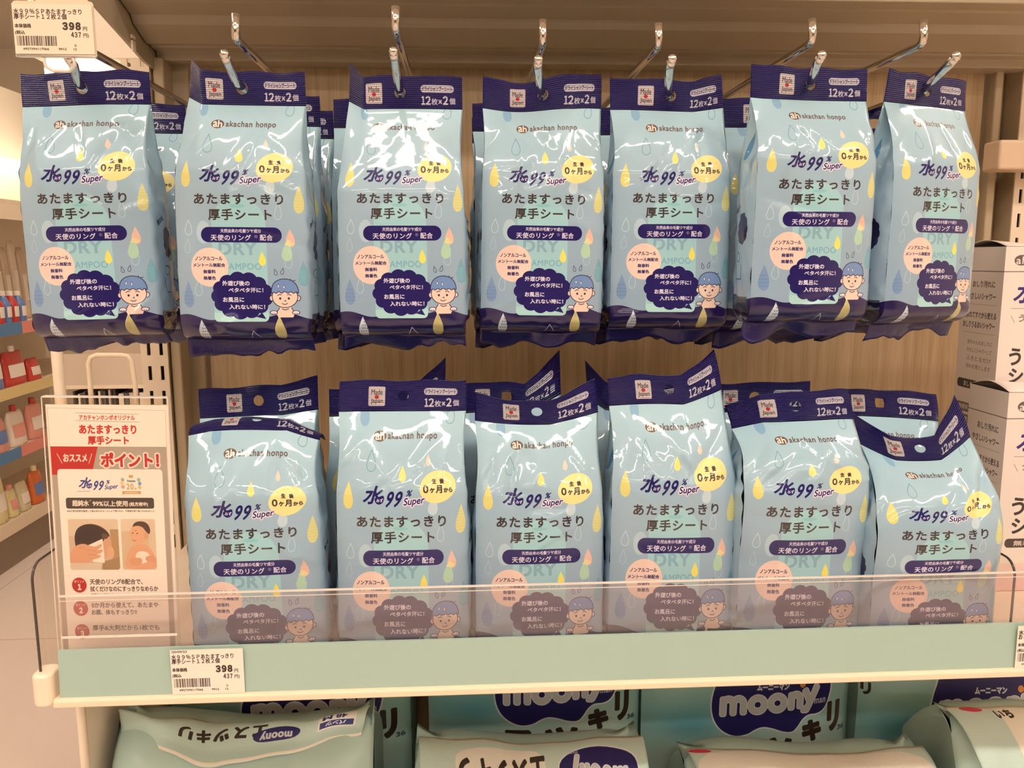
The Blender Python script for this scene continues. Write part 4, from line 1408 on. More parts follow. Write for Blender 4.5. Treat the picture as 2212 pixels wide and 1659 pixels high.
# upper shelf: ribbed underside with a deep rear channel
zr0, zr1 = pt(1200, 143, YB - 0.02).z, pt(1200, 126, YB - 0.02).z
us = thing('upper_shelf', (0.14, 0.8, zr0), 'taupe steel shelf across the top, seen from below', 'shelf')
ux0, ux1 = pt(305, 90, 0.86).x, 0.95
prof = [(YB - 0.002, zr0), (YB - 0.03, zr0), (YB - 0.032, zr1), (YB - 0.045, zr1 + 0.001)]
zat = lambda py, y: pt(1100, py, y).z
prof += [(0.884, zat(106, 0.884)), (0.872, zat(102, 0.872)), (0.842, zat(62, 0.842)), (0.838, zat(47, 0.838)), (0.836, zat(41, 0.836)), (0.816, zat(15, 0.816)), (0.813, zat(9, 0.813)), (0.800, zat(-8, 0.800))]
zc = zr1 + 0.006
top = [(0.800, zat(-8, 0.80) + 0.02), (YB - 0.002, zat(-8, 0.80) + 0.02)]
MB().prism(prof + top, 'x', ux0, ux1).build('deck', M_TAUPE, us, bevel=0.0012)
br = [(YB - 0.004, zr0 - 0.012), (YB - 0.06, zr0 - 0.008), (0.70, zc + 0.012), (0.70, zc + 0.06), (YB - 0.004, zc + 0.06)]
bk = MB().prism(br, 'x', ux0 - 0.004, ux0 - 0.001).build('bracket', M_TAUPE, us)
sl = MB()
for (px, py, w, h) in ((247, 80, 4, 8), (305, 100, 5, 22)):
    P = pt(px, py, 0.84)
    sl.box(ux0 - 0.0008, ux0 + 0.0006, P.y - 0.004, P.y + 0.004, P.z - h * 0.00022, P.z + h * 0.00022)
sl.build('bracket_slot', M_WHITE, bk)

# ------------------------------------------------------------------ hooks
GH = 'chrome double hooks on the oak board'
lower = [(150, 128), (485, 118), (850, 112), (1163, 130), (1452, 128), (1775, 120), (2065, 122)]
upper = [None, (517, 85, 516, 32), (855, 65, 850, 16), (1150, 95, 1150, 44), (1422, 100, 1421, 52), (1727, 92, 1728, 42), (1993, 95, 1995, 45)]
ZL = 0.575
words = ['price-ticket', 'second', 'third', 'fourth', 'fifth', 'sixth', 'last']
hx = []
for i, (tx, ty) in enumerate(lower):
    tip = ptz(tx, ty, ZL)
    X = tip.x
    hx.append(X)
    hole = HP[i].rotation_euler.to_matrix() @ Vector(HP[i]['hole']) + HP[i].location
    zrod = hole.z + 0.0010
    lab = {0: 'chrome hook at the open end carrying the price ticket', 6: 'chrome hook nearest the white boxes'}.get(i, 'chrome double hook, %s from the open end of the shelf' % words[i])
    o = thing('display_hook', (X, YB, zrod), lab, 'hook', GH)
    # the bag holes fix the rod height; the tip rises ahead of the front bag
    y_h = hole.y
    hole_x = hole.x
    p = [(hole_x, YB, zrod), (hole_x, y_h, zrod), (hole_x * 0.7 + X * 0.3, y_h - 0.012, zrod + 0.0005), (X, tip.y + 0.006, tip.z - 0.003), tuple(tip)]
    # smooth bend
    pts = [Vector(q) for q in p]
    peg = MB().tube(pts, 0.0032, 14).build('peg', M_CHROME, o, smooth=True)
    MB().lathe([(0.0, -0.0036), (0.0026, -0.0024), (0.0036, 0.0), (0.0026, 0.0024), (0.0, 0.0036)], tuple(tip), 14).build('peg_tip', M_CHROME, peg, smooth=True)
    zt = zrod + 0.034
    if upper[i]:
        ubx, uby, utx, uty = upper[i]
        k = (X) / ((ubx - 1012) / F_PX) if abs(ubx - 1012) > 60 else 0.612
        k = max(0.59, min(0.64, k))
        B = ptz(ubx, uby, k); T = ptz(utx, uty, k * 0.998)
        T.x = B.x = hole_x if abs(hole_x - B.x) < 0.012 else B.x
        arm = [Vector((B.x, YB, B.z)), Vector((B.x, B.y + 0.004, B.z)), Vector((B.x, B.y, B.z + 0.0015)), Vector((B.x, B.y - 0.001, B.z + 0.006)), T]
        MB().tube(arm, 0.0030, 14).build('ticket_arm', M_CHROME, o, smooth=True)
        zt = B.z
    else:
        A = ptz(205, 105, 0.60)
        B = Vector((X, 0.575, A.z))
        MB().tube([Vector((X, YB, A.z)), B, B + Vector((0, -0.004, 0.002)), B + Vector((0, -0.006, 0.02))], 0.0030, 14).build('ticket_arm', M_CHROME, o, smooth=True)
        zt = A.z
    MB().box(hole_x - 0.010, hole_x + 0.010, YB - 0.004, YB, zrod - 0.008, zt + 0.008).build('back_plate', M_CHROME, o, bevel=0.001)

# ------------------------------------------------------------------ price tickets
IM_TAG, IM_TAG_S, IM_TAG_B = art_tag('hook'), art_tag('shelf'), art_tag('box')


def ticket(name, Y, px0, px1, py0, py1, img, label, nx=516 / 336.0, z=None, slope=0.0):
    a, b_ = pt(px0, (py0 + py1) / 2, Y), pt(px1, (py0 + py1) / 2, Y)
    zt, zb = pt((px0 + px1) / 2, py0, Y).z, pt((px0 + px1) / 2, py1, Y).z
    m = print_mat(name + '_paper', img, rough=0.5, spec=0.3)
    side = mat(name + '_edge', (250, 238, 224), 0.6)
    mb = MB()
    mb.quad((a.x, Y - 0.0004, zb), (b_.x, Y - 0.0004, zb), (b_.x, Y - 0.0004, zt), (a.x, Y - 0.0004, zt), 0)
    mb.box(a.x, b_.x, Y - 0.00035, Y, zb, zt, 1)
    o = mb.build(name, [m, side], origin=((a.x + b_.x) / 2, Y, zb))
    return tag(o, label, 'price ticket', 'paper price tickets')


YT = 0.553
tk = ticket('price_ticket', YT, 30, 202, 8, 117, IM_TAG, 'paper price ticket hung from the hook at the open end')
th = thing('ticket_holder', (pt(115, 117, YT).x, YT, pt(115, 117, YT).z), 'clear plastic ticket sleeve on the hook at the open end', 'ticket holder')
A0, A1 = pt(26, 4, YT), pt(206, 121, YT)
MB().prism(rrect(A0.x - 0.0005, A1.x + 0.0005, A1.z - 0.001, A0.z + 0.001, 0.002), 'y', YT + 0.0008, YT + 0.0018).build('sleeve_back', mat('milky_sleeve', (246, 226, 200), 0.3, spec=0.5), th)
MB().prism(rrect(A0.x - 0.0005, A1.x + 0.0005, A1.z - 0.001, A0.z + 0.001, 0.002), 'y', YT - 0.0020, YT - 0.0012).build('sleeve_front', M_CLEAR, th)
MB().box(A0.x, A1.x, YT - 0.0012, YT + 0.0008, A1.z - 0.001, A1.z + 0.0002).build('sleeve_lip', M_EDGE_LIT, th)
cxh = pt(132, 155, YT).x
MB().tube([Vector((cxh - 0.010, YT, A1.z - 0.001)), Vector((cxh - 0.010, YT + 0.002, A1.z - 0.006)), Vector((cxh - 0.006, YT + 0.003, A1.z - 0.0085)), Vector((cxh + 0.004, YT + 0.003, A1.z - 0.0085)), Vector((cxh + 0.008, YT + 0.002, A1.z - 0.005)), Vector((cxh + 0.008, YT, A1.z - 0.001))], 0.0011, 8).build('clip_loop', M_EDGE_LIT, th, smooth=True)
MB().prism([(YT + 0.002, A0.z - 0.004), (YT + 0.020, A0.z - 0.010), (YT + 0.026, A0.z - 0.019), (YT + 0.022, A0.z - 0.023), (YT + 0.002, A0.z - 0.024)], 'x', A1.x - 0.012, A1.x - 0.010).build('clip_arm', M_EDGE_LIT, th)

# ------------------------------------------------------------------ the shelf, its price rail, fence and end guard
YR = 0.55
zt_ = pt(700, 1392, YR).z
zg0 = pt(700, 1491, YR).z
zl0 = pt(700, 1507, YR).z
sx0, sx1 = pt(112, 1450, YR).x, 0.62
sh = thing('display_shelf', ((sx0 + sx1) / 2, 0.74, zl0), 'white shelf with mint price rail below the hanging bags', 'shelf')
MB().box(sx0, sx1, YR + 0.012, YB - 0.002, SHELF_TOP - 0.005, SHELF_TOP).box(sx0, sx1, YR + 0.012, YR + 0.016, zl0 + 0.002, SHELF_TOP - 0.006).build('deck', M_WHITE, sh)
MB().prism([(YR, zg0), (YR + 0.002, zg0), (YR + 0.004, zt_), (YR + 0.002, zt_)], 'x', sx0 + 0.004, sx1).build('price_rail', M_MINT, sh)
MB().prism([(YR - 0.003, zl0), (YR + 0.012, zl0), (YR + 0.012, zg0), (YR - 0.001, zg0 + 0.0006), (YR - 0.003, zg0 - 0.001)], 'x', sx0, sx1).build('rail_lip', M_LIP, sh, bevel=0.001)
ex0, ex1 = pt(70, 1480, YR).x, pt(128, 1480, YR).x
MB().prism(rrect(ex0, sx0, YR - 0.004, YR + 0.016, 0.006), 'z', pt(100, 1523, YR).z, pt(100, 1456, YR).z).build('end_cap', mat('end_cap_plastic', (252, 232, 206), 0.35), sh, bevel=0.002)
MB().box(sx0 - 0.012, sx0, YR + 0.05, YB - 0.01, zl0, SHELF_TOP).build('side_bracket', M_WHITE, sh)

zf1 = pt(700, 1281, YR).z
fe = thing('shelf_fence', ((sx0 + sx1) / 2, YR + 0.006, zt_), 'clear plastic fence standing along the front of the shelf', 'shelf fence')
fx0 = pt(121, 1330, YR).x
MB().box(fx0, sx1, YR + 0.0050, YR + 0.0066, zt_ - 0.004, zf1).build('pane', M_PANE, fe)
MB().box(fx0, sx1, YR + 0.0047, YR + 0.0069, zf1 - 0.0004, zf1 + 0.0004).box(fx0, pt(378, 1378, YR).x, YR + 0.0040, YR + 0.0050, pt(300, 1381, YR).z, pt(300, 1377, YR).z).build('bright_edge', M_EDGE_LIT, fe)
MB().box(fx0, sx1, YR + 0.0047, YR + 0.0050, zf1 - 0.0034, zf1 - 0.0029).build('fold_line', M_EDGE_LIT, fe)


def guard(name, X, ya, yb, za, zb, r, label):
    o = thing(name, (X, (ya + yb) / 2, za), label, 'shelf divider', 'clear end guards on the shelf')
    ol = rrect(ya, yb, za, zb, r, 8)
    MB().prism(ol, 'x', X - 0.0008, X + 0.0008).build('guard_panel', M_CLEAR, o)
    n = len(ol)
    MB().tube([Vector((X, a, b)) for a, b in ol] + [Vector((X, *ol[0]))], 0.0009, 6).build('guard_edge', M_EDGE, o, smooth=True)


gx = pt(82, 1350, YR + 0.006).x
guard('end_guard', gx, YR + 0.004, YR + 0.20, SHELF_TOP - 0.012, pt(80, 1222, YR + 0.004).z, 0.012, 'clear rounded end guard at the poster end of the shelf')
guard('end_guard', pt(2152, 1300, YR + 0.03).x, YR + 0.012, YR + 0.20, SHELF_TOP, pt(2140, 1196, YR + 0.03).z, 0.012, 'clear dark-edged divider between the wipes bags and white boxes')

tk2 = ticket('price_ticket', YR - 0.0006, 370, 527, 1402, 1498, IM_TAG_S, 'paper price ticket in the mint rail under the squat bag')
w_ = pt(527, 1450, YR).x - pt(370, 1450, YR).x
x_ = pt(2194, 1395, YR).x
zz0, zz1 = pt(2203, 1442, YR).z, pt(2203, 1351, YR).z
mb = MB()
mb.quad((x_, YR - 0.0011, zz0), (x_ + w_, YR - 0.0011, zz0), (x_ + w_, YR - 0.0011, zz1), (x_, YR - 0.0011, zz1), 0).box(x_, x_ + w_, YR - 0.001, YR - 0.0006, zz0, zz1, 1)
tag(mb.build('price_ticket', [print_mat('box_ticket_paper', IM_TAG_B, 0.5, 0.3), M_LIP], origin=(x_ + w_ / 2, YR, zz0)), 'paper price ticket cut off at the frame edge, below the white boxes', 'price ticket', 'paper price tickets')

# ------------------------------------------------------------------ poster stand
YP = 0.574
IM_POST = art_poster()
tl, tr_ = pt(105, 871, YP), pt(376, 883, YP)
wdt = (tr_ - tl).length
ps = thing('sign_holder', ((tl.x + tr_.x) / 2, YP, SHELF_TOP), 'clear acrylic sign stand holding the poster on the shelf', 'sign holder')
cx = (pt(105, 1140, YP).x + pt(376, 1140, YP).x) / 2 - 0.001
hgt = tl.z - SHELF_TOP
RP = Matrix.Rotation(rad(1.2), 3, 'Y')


def PP(u, v, dy):
    """u across -0.5..0.5, v metres above the shelf"""
    q = RP @ Vector((u * wdt, dy, v))
    return (cx + q.x, YP + q.y, SHELF_TOP + 0.0040 + q.z)


def slab(u0, u1, v0, v1, y0, y1):
    vs = [PP(u, v, y) for v in (v0, v1) for y in (y0, y1) for u in (u0, u1)]
    return MB().add(vs, [(0, 2, 3, 1), (4, 5, 7, 6), (0, 1, 5, 4), (2, 6, 7, 3), (0, 4, 6, 2), (1, 3, 7, 5)])


slab(-0.5, 0.5, 0.0, hgt, -0.0024, -0.0010).build('front_sheet', M_CLEAR, ps)
slab(-0.5, 0.5, 0.0, hgt, 0.0010, 0.0024).build('back_sheet', M_CLEAR, ps)
e = MB()
for sgn in (-1, 1):
    e.add(slab(sgn * 0.5 - 0.004, sgn * 0.5 + 0.004, 0.0, hgt, -0.0026, -0.0023).v, [(0, 2, 3, 1), (4, 5, 7, 6), (0, 1, 5, 4), (2, 6, 7, 3), (0, 4, 6, 2), (1, 3, 7, 5)])
e.add(slab(-0.5, 0.5, hgt - 0.0004, hgt + 0.0004, -0.0026, 0.0026).v, [(0, 2, 3, 1), (4, 5, 7, 6), (0, 1, 5, 4), (2, 6, 7, 3), (0, 4, 6, 2), (1, 3, 7, 5)])
e.build('polished_edge', M_EDGE_LIT, ps)
MB().box(cx - wdt * 0.5, cx + wdt * 0.5, YP - 0.004, YP + 0.05, SHELF_TOP + 0.0004, SHELF_TOP + 0.002).build('foot', M_CLEAR, ps)
ph = hgt - (888 - 871) / F_PX * 0.58
mb = MB()
pb = max(pt(240, 1456, YP).z - SHELF_TOP - 0.0015, 0.001)
mb.quad(PP(-0.486, pb, -0.0003), PP(0.486, pb, -0.0003), PP(0.486, ph, -0.0003), PP(-0.486, ph, -0.0003), 0)
mb.add(slab(-0.486, 0.486, pb, ph, -0.00025, 0.00025).v, [(0, 2, 3, 1), (4, 5, 7, 6), (0, 1, 5, 4), (2, 6, 7, 3), (0, 4, 6, 2), (1, 3, 7, 5)], 1)
po = mb.build('poster', [print_mat('poster_paper', IM_POST, 0.55, 0.3), M_LIP], origin=(cx, YP, SHELF_TOP + 0.002))
tag(po, 'red and white product poster inside the clear sign stand', 'poster')

# ------------------------------------------------------------------ white boxes on the shelf at the right
IM_BL, IM_BF = art_box('left'), art_box('front')
M_BL = print_mat('box_side_print', IM_BL, 0.5, 0.3)
M_BF = print_mat('box_front_print', IM_BF, 0.5, 0.3)
M_BW = mat('box_board', (248, 232, 220), 0.55, noise=0.02)


def carton(x, y, z, w, d, h, label, flap=True):
    o = thing('shower_box', (x + w / 2, y + d / 2, z), label, 'box', 'white cartons on the shelf')
    mb = MB()
    mb.quad((x, y, z), (x + w, y, z), (x + w, y, z + h), (x, y, z + h), 1)
    mb.quad((x, y + d, z), (x, y, z), (x, y, z + h), (x, y + d, z + h), 2)
    mb.quad((x + w, y, z), (x + w, y + d, z), (x + w, y + d, z + h), (x + w, y, z + h), 0)
    mb.quad((x + w, y + d, z), (x, y + d, z), (x, y + d, z + h), (x + w, y + d, z + h), 0)
    mb.quad((x, y, z), (x, y + d, z), (x + w, y + d, z), (x + w, y, z), 0)
    mb.build('carton', [M_BW, M_BF, M_BL], o)
    # lid bowed up, with a dark strip as the painted shade of the gap at its left end
    n = 9
    P = np.zeros((n, n, 3))
    for i, v in enumerate(np.linspace(0, 1, n)):
        for j, u in enumerate(np.linspace(0, 1, n)):
            P[i, j] = (x + 0.0006 + u * (w - 0.0012), y + 0.0004 + v * (d - 0.0008), z + h + 0.0004 + 0.006 * math.sin(math.pi * v) * (1 - u) ** 1.5)
    lid = MB(); lid.grid(P); lid_ = lid.build('lid', M_BW, o, smooth=True, solid=0.0006)
    MB().box(x + 0.0004, x + 0.0012, y + 0.002, y + d - 0.002, z + h - 0.004, z + h + 0.001).build('lid_gap_shade', M_GAP_SHADE, lid_)
    return o


zf = 0.72
PX = ptz(2180, 850, zf)
bh = PX.z - SHELF_TOP
BXx, BYy = PX.x, PX.y
carton(BXx, BYy, SHELF_TOP + 0.0006, 0.095, 0.056, bh, 'white carton standing in front on the shelf, next to the curled-seal bag')
PU = ptz(2174, 534, 0.80)
yU = BYy + 0.062
kz = yU / PU.y
PU = ptz(2174, 534, 0.80 * kz)
hU = bh
riser_h = PU.z - hU - SHELF_TOP
if riser_h > 0.02:
    o = thing('shower_box', (PU.x + 0.05, yU + 0.03, SHELF_TOP), 'white carton laid flat, supporting the raised carton', 'box', 'white cartons on the shelf')
    mb = MB(); mb.box(PU.x, PU.x + 0.11, yU, yU + 0.075, SHELF_TOP + 0.0006, SHELF_TOP + riser_h); mb.build('carton', M_BW, o, bevel=0.001)
carton(PU.x, yU, SHELF_TOP + riser_h + 0.0006, 0.095, 0.064, hU, 'white carton raised higher at the back, under the peach cross bar')
# ------------------------------------------------------------------ nappy packs on the shelf below
ZD = CZ - 0.74                  # base deck
bd = MB().box(pt(190, 1600, 0.6).x, 0.64, 0.52, YB - 0.002, ZD - 0.03, ZD).build('base_deck', M_WHITE, origin=(0.15, 0.7, ZD))
tag(bd, 'white lower shelf carrying the nappy packs', 'shelf')
kick = MB().box(pt(190, 1600, 0.6).x + 0.01, 0.63, 0.55, YB - 0.01, 0.0, ZD - 0.031).build('plinth', M_TAUPE2, origin=(0.15, 0.7, 0))
tag(kick, 'beige plinth under the lower shelf', 'plinth')
gp = thing('gondola_end_post', (pt(178, 1600, 0.60).x, 0.6, 0.0), 'cream end post and panel left of the nappy packs', 'shelf post')
xe = pt(186, 1600, 0.60).x
MB().tube([Vector((xe - 0.002, 0.60, 0.0)), Vector((xe - 0.002, 0.60, SHELF_TOP - 0.012))], 0.0032, 12).build('front_post', M_WHITE, gp, smooth=True)
MB().box(xe - 0.003, xe - 0.001, 0.605, YB - 0.03, 0.0, SHELF_TOP - 0.012).build('end_panel', mat('end_panel', (250, 238, 220), 0.5), gp)

M_MINTF = mat('mint_nappy_film', (186, 214, 206), 0.34, spec=0.45, coat=0.1, noise=0.06, nscale=7, bump=0.25, bscale=90)
IM_NR = art_diaper('rear')
M_NR = print_mat('nappy_front_print', IM_NR, 0.36, 0.45, bump=0.15, bscale=60)
GN1, GN2 = 'nappy packs standing behind', 'crumpled nappy packs in front'


def rear_pack(px0, py, label, seed, ws=1.0):
    """upright nappy pack: left edge at px0, logo row lowered by py pixels; front plane at Y = 0.74"""
    Y = 0.745
    a = pt(px0, 1530, Y)
    w = ws * 1273 / 2.724 / F_PX * (a - Vector((0, 0, CZ))).dot(FWD)
    zt = pt(px0, 1405 + py, Y).z; zb_ = pt(px0, 1750 + py, Y).z
    zt = min(zt, SHELF_TOP - 0.03)
    z0 = pt(px0, 1405 + py, Y).z
    d = 0.15
    o = thing('nappy_pack', (a.x + w / 2, Y + d / 2, ZD), label, 'nappy pack', GN1)
    rnd = random.Random(seed)
    nz_ = noise_fn(rnd, 6, 20, 70)
    n, m = 30, 30
    zz = np.linspace(ZD + 0.001, zt, m + 1)
    lay = [('f', q) for q in np.linspace(0, 1, n + 1)] + [('r', q) for q in np.linspace(0, 1, 13)[1:]] + [('b', q) for q in np.linspace(1, 0, 9)[1:]] + [('l', q) for q in np.linspace(1, 0, 13)[1:]]
    P = np.zeros((m + 1, len(lay), 3)); U = np.zeros((m + 1, len(lay), 2))
    sq = 1 - np.clip((zz - (zt - 0.05)) / 0.05, 0, 1) ** 2.5 * 0.5
    for j, (k, q) in enumerate(lay):
        if k in 'fb':
            e = abs(2 * q - 1)
            x = a.x + q * w + 0 * zz
            yo = 0.014 * (1 - e ** 4) - 0.004 * (e ** 12)
            y = (Y + 0.012 - yo + 0.002 * nz_(x, zz)) if k == 'f' else (Y + d - 0.012 + yo)
        else:
            e = abs(2 * q - 1)
            y = Y + 0.016 + q * (d - 0.032) + 0 * zz
            x = (a.x + w if k == 'r' else a.x) + (1 if k == 'r' else -1) * (-0.004 + 0.004 * (1 - e ** 3)) + 0 * zz
        cy = Y + d / 2
        y = cy + (y - cy) * sq
        P[:, j] = np.stack([x, y, zz], -1)
        U[:, j, 0] = q if k == 'f' else 0.02
        U[:, j, 1] = 1 - (z0 - zz) / (z0 - zb_) if k == 'f' else 0.3
    mb = MB(); mb.grid(P, 0, U)
    mb.f = [f_[::-1] for f_ in mb.f]
    for i, f_ in enumerate(mb.f):
        if i % (len(lay) - 1) >= n:
            mb.m[i] = 1
    top = list(range(m * len(lay), (m + 1) * len(lay)))
    mb.f.append(top); mb.m.append(1)
    mb.build('film_wrap', [M_NR, M_MINTF], o, smooth=True)
    # folded seam on the top
    MB().box(a.x + 0.01, a.x + w - 0.01, Y + d / 2 - 0.006, Y + d / 2 + 0.006, zt, zt + 0.004).build('top_seam', M_MINTF, o, bevel=0.0015)
    return o


rear_pack(358, 18, 'upright nappy pack behind the crumpled pack at the post end', 1, 1.12)
rear_pack(924, -24, 'upright nappy pack whose logo top is cut by the shelf, below the sagging-seal bag', 2)
rear_pack(1393, 0, 'upright nappy pack with its whole navy logo in view', 3)
rear_pack(1868, 10, 'upright nappy pack below the white boxes, logo cut by the frame', 4)


def front_pack(px0, px1, py, Yr, drop, kind, label, seed, depth=0.13, tilt=0.0, sag=0.0, fl=0.05, prof_q=None):
    """loose pack with its top flap fallen forward; ridge seen at py between px0 and px1"""
    A, B = pt(px0, py - tilt, Yr), pt(px1, py + tilt, Yr)
    rnd = random.Random(seed)
    n1 = noise_fn(rnd, 6, 20, 60); n2 = noise_fn(rnd, 8, 60, 160); n3 = noise_fn(rnd, 8, 120, 300)
    o = thing('nappy_pack', ((A.x + B.x) / 2, Yr, ZD), label, 'nappy pack', GN2)
    n = 60
    q = np.linspace(0, 1, n + 1)
    zr = A.z + (B.z - A.z) * q - sag * np.sin(np.pi * q) + 0.004 * n1(q * 0.2, q * 0)
    xs = A.x + (B.x - A.x) * q
    yf = Yr - 0.050
    # front: deck up to the shoulder, round to the ridge, down the back
    prof = [(yf, None, t) for t in np.linspace(0, 1, 26)]
    rows = []
    sh_ = 0.028
    for t in np.linspace(0, 1, 26):
        rows.append((yf - 0.010 * math.sin(math.pi * t) - 0.085 * (1 - t), 'z', t))
    for t in np.linspace(0, 1, 12)[1:]:
        rows.append((yf + (Yr - yf) * (1 - math.cos(t * math.pi / 2)) * 0.55 + (Yr - yf) * t * 0.45, 's', t))
    for t in np.linspace(0, 1, 8)[1:]:
        rows.append((Yr + (depth - 0.055) * t, 'k', t))
    for t in np.linspace(0, 1, 6)[1:]:
        rows.append((Yr + depth - 0.055, 'd', t))
    P = np.zeros((len(rows), n + 1, 3))
    for i, (y, k, t) in enumerate(rows):
        if k == 'z':
            z = ZD + 0.001 + (zr - sh_ - ZD) * t
        elif k == 's':
            z = zr - sh_ + sh_ * math.sin(t * math.pi / 2)
        elif k == 'k':
            z = zr - 0.05 * t ** 2
        else:
            z = (zr - 0.05) + (ZD + 0.001 - zr + 0.05) * t
        e = np.abs(2 * q - 1)
        inn = 0.010 * e ** 8
        am = 1.0 if k in 'zs' else 0.4
        if k == 'z' and t == 0:
            am = 0
        yy = y + (0.020 * e ** 6 if k in 'zs' else -0.02 * e ** 6) + am * (0.0045 * n1(xs, z + i * 0.002) + 0.0018 * n2(xs, z) + 0.0008 * n3(xs, z))
        xx = xs + 0.003 * n1(z, xs * 0.2) + ((2 * q - 1) * (0.010 if kind == 'flap_l' else 0.004) * (1 - t) if k == 'z' else 0)
        P[i] = np.stack([xx, yy, z + am * (0.0012 * n2(xs + 1, yy) if k in 'sk' else 0)], -1)
    mb = MB(); mb.grid(P)
    for side in (0, n):
        ids = [i * (n + 1) + side for i in range(len(rows))]
        mb.f.append(ids if side == 0 else ids[::-1]); mb.m.append(0)
    mb.f = [f_[::-1] for f_ in mb.f]
    mb.build('film_wrap', M_MINTF, o, smooth=True)
    # top flap
    im = art_diaper(kind)
    mf = print_mat(kind + '_print', im, 0.4, 0.4, bump=0.3, bscale=80)
    T = np.linspace(0, 1, 16)
    Q = np.zeros((16, n + 1, 3)); U = np.zeros((16, n + 1, 2))
    edge = 1 + 0.16 * n1(q * 0.25 + 3, q * 0) + 0.05 * n2(q * 0.25, q * 0)
    if prof_q is not None:
        edge = edge * np.interp(q, np.linspace(0, 1, len(prof_q)), prof_q)
    for i, t in enumerate(T):
        L = fl * edge * t
        y = Yr - 0.004 - L * 0.93 + 0.002 * n2(xs, q * 0 + t * 0.02)
        z = zr + 0.003 + 0.004 * math.sin(math.pi * min(1, t * 1.4)) - (drop * t ** 1.5) + t * 0.0035 * n1(xs * 1.7, q * 0 + t * 0.01) + 0.0012 * n2(xs, q * 0 + t * 0.05)
        Q[i] = np.stack([xs + (0.5 - q) * 0.01 * t, y, z], -1)
        U[i, :, 0] = q; U[i, :, 1] = 1 - (690 + 320 * t - 560) / 940.0
    m2 = MB(); m2.grid(Q, 0, U)
    m2.build('top_flap', mf, o, smooth=True, solid=0.0012)
    return o


front_pack(263, 800, 1536, 0.645, 0.012, 'flap_l', 'crumpled nappy pack with drooping flap, nearest the end post', 31, tilt=-6, sag=0.010, fl=0.040, prof_q=(0.25, 0.6, 0.95, 1.1, 0.9, 0.75, 0.5, 0.4))
front_pack(905, 1385, 1590, 0.640, 0.020, 'flap_m', 'crumpled nappy pack with upside-down lettering on its flap, second from the post', 32, sag=0.006, fl=0.075)
front_pack(1480, 1985, 1620, 0.640, 0.024, 'flap_r', 'crumpled nappy pack with plain cream flap, in front of the whole navy logo', 33, fl=0.07)
front_pack(2035, 2420, 1536, 0.640, 0.040, 'flap_w', 'crumpled nappy pack with white flap below the boxes, cut by the frame', 34, fl=0.075)

# ------------------------------------------------------------------ side aisle seen past the open end
XS = -1.85


def sp(px, py, X):
    d = FWD + RGT * ((px - 1106.0) / F_PX) - UPV * ((py - 829.5) / F_PX)
    t = X / d.x
    return Vector((d.x * t, d.y * t, CZ + d.z * t))


GY0, GY1 = 2.6, 4.6
bg = thing('side_gondola', (XS - 0.2, 3.6, 0.0), 'cream shelving unit with pink and blue price strips across the aisle', 'shelving unit')
MB().box(XS - 0.45, XS - 0.42, GY0, GY1, 0.0, 2.1).build('back_panel', M_CREAM, bg)
zk = sp(0, 1180, XS).z
MB().box(XS - 0.42, XS - 0.03, GY0, GY1, 0.0, zk).build('plinth', mat('grey_plinth', (150, 130, 112), 0.6), bg)
M_PINK = mat('pink_strip', (240, 150, 136), 0.4); M_BLUE = mat('blue_strip', (84, 136, 186), 0.4); M_YEL = mat('yellow_strip', (238, 214, 150), 0.4); M_BEIGE = mat('cream_strip', (238, 218, 190), 0.45)
rails = [(701, 728, (M_BLUE, M_PINK)), (843, 868, (M_YEL, M_YEL)), (982, 1007, (M_BLUE, M_PINK)), (1140, 1170, (M_BEIGE, M_BEIGE))]
rail_z = []
for (y0, y1, mm) in rails:
    za, zb_ = sp(0, y0, XS).z, sp(0, y1, XS).z
    rail_z.append(za)
    b_ = MB().box(XS - 0.42, XS - 0.002, GY0, GY1, zb_ + 0.004, za - 0.012).build('shelf_board', M_WHITE, bg)
    ym = sp(45, y0, XS).y
    MB().box(XS - 0.002, XS + 0.004, GY0, ym, zb_, za).build('price_strip', mm[0], bg)
    MB().box(XS - 0.002, XS + 0.004, ym + 0.001, GY1, zb_, za).build('price_strip', mm[1], bg)
zs = sp(0, 440, XS).z
MB().box(XS - 0.42, XS + 0.01, GY0, GY1, zs, zs + 0.02).build('upper_board', M_WHITE, bg)
MB().box(XS + 0.006, XS + 0.012, GY0, GY1, zs - 0.06, zs).build('sign_strip', mat('sign_strip', (248, 230, 204), 0.5), bg)
M_GLOW = mat('strip_lamp', (255, 246, 230), 0.4, emit=(255, 236, 206), es=3.0)
sl_ = MB().box(XS - 0.415, XS - 0.2, GY0, GY1, sp(0, 330, XS).z, sp(0, 330, XS).z + 0.03).build('strip_light', M_GLOW, origin=(XS - 0.2, 3.6, sp(0, 330, XS).z))
tag(sl_, 'glowing strip light inside the far shelving unit', 'light')
cl = MB().box(pt(95, 140, 2.4).x, pt(235, 140, 2.4).x, 2.4, 2.55, pt(100, 160, 2.4).z, pt(100, 128, 2.4).z).build('canopy_light', M_GLOW, origin=(pt(160, 140, 2.4).x, 2.45, pt(100, 160, 2.4).z))
tag(cl, 'glowing light box behind the hanging price ticket', 'light')
cz_ = pt(100, 128, 2.4).z
cn = MB().box(pt(80, 140, 2.4).x, pt(330, 140, 2.4).x, 2.38, 3.0, cz_ + 0.0005, CEIL).build('canopy', M_CREAM, origin=(pt(160, 140, 2.4).x, 2.6, cz_))
tag(cn, 'cream soffit over the glowing light box', 'soffit')

SM = {}


def smat(rgb, rough=0.3):
    k = (rgb, rough)
    if k not in SM:
        SM[k] = mat('product_%02x%02x%02x' % rgb, rgb, rough, coat=0.3)
    return SM[k]


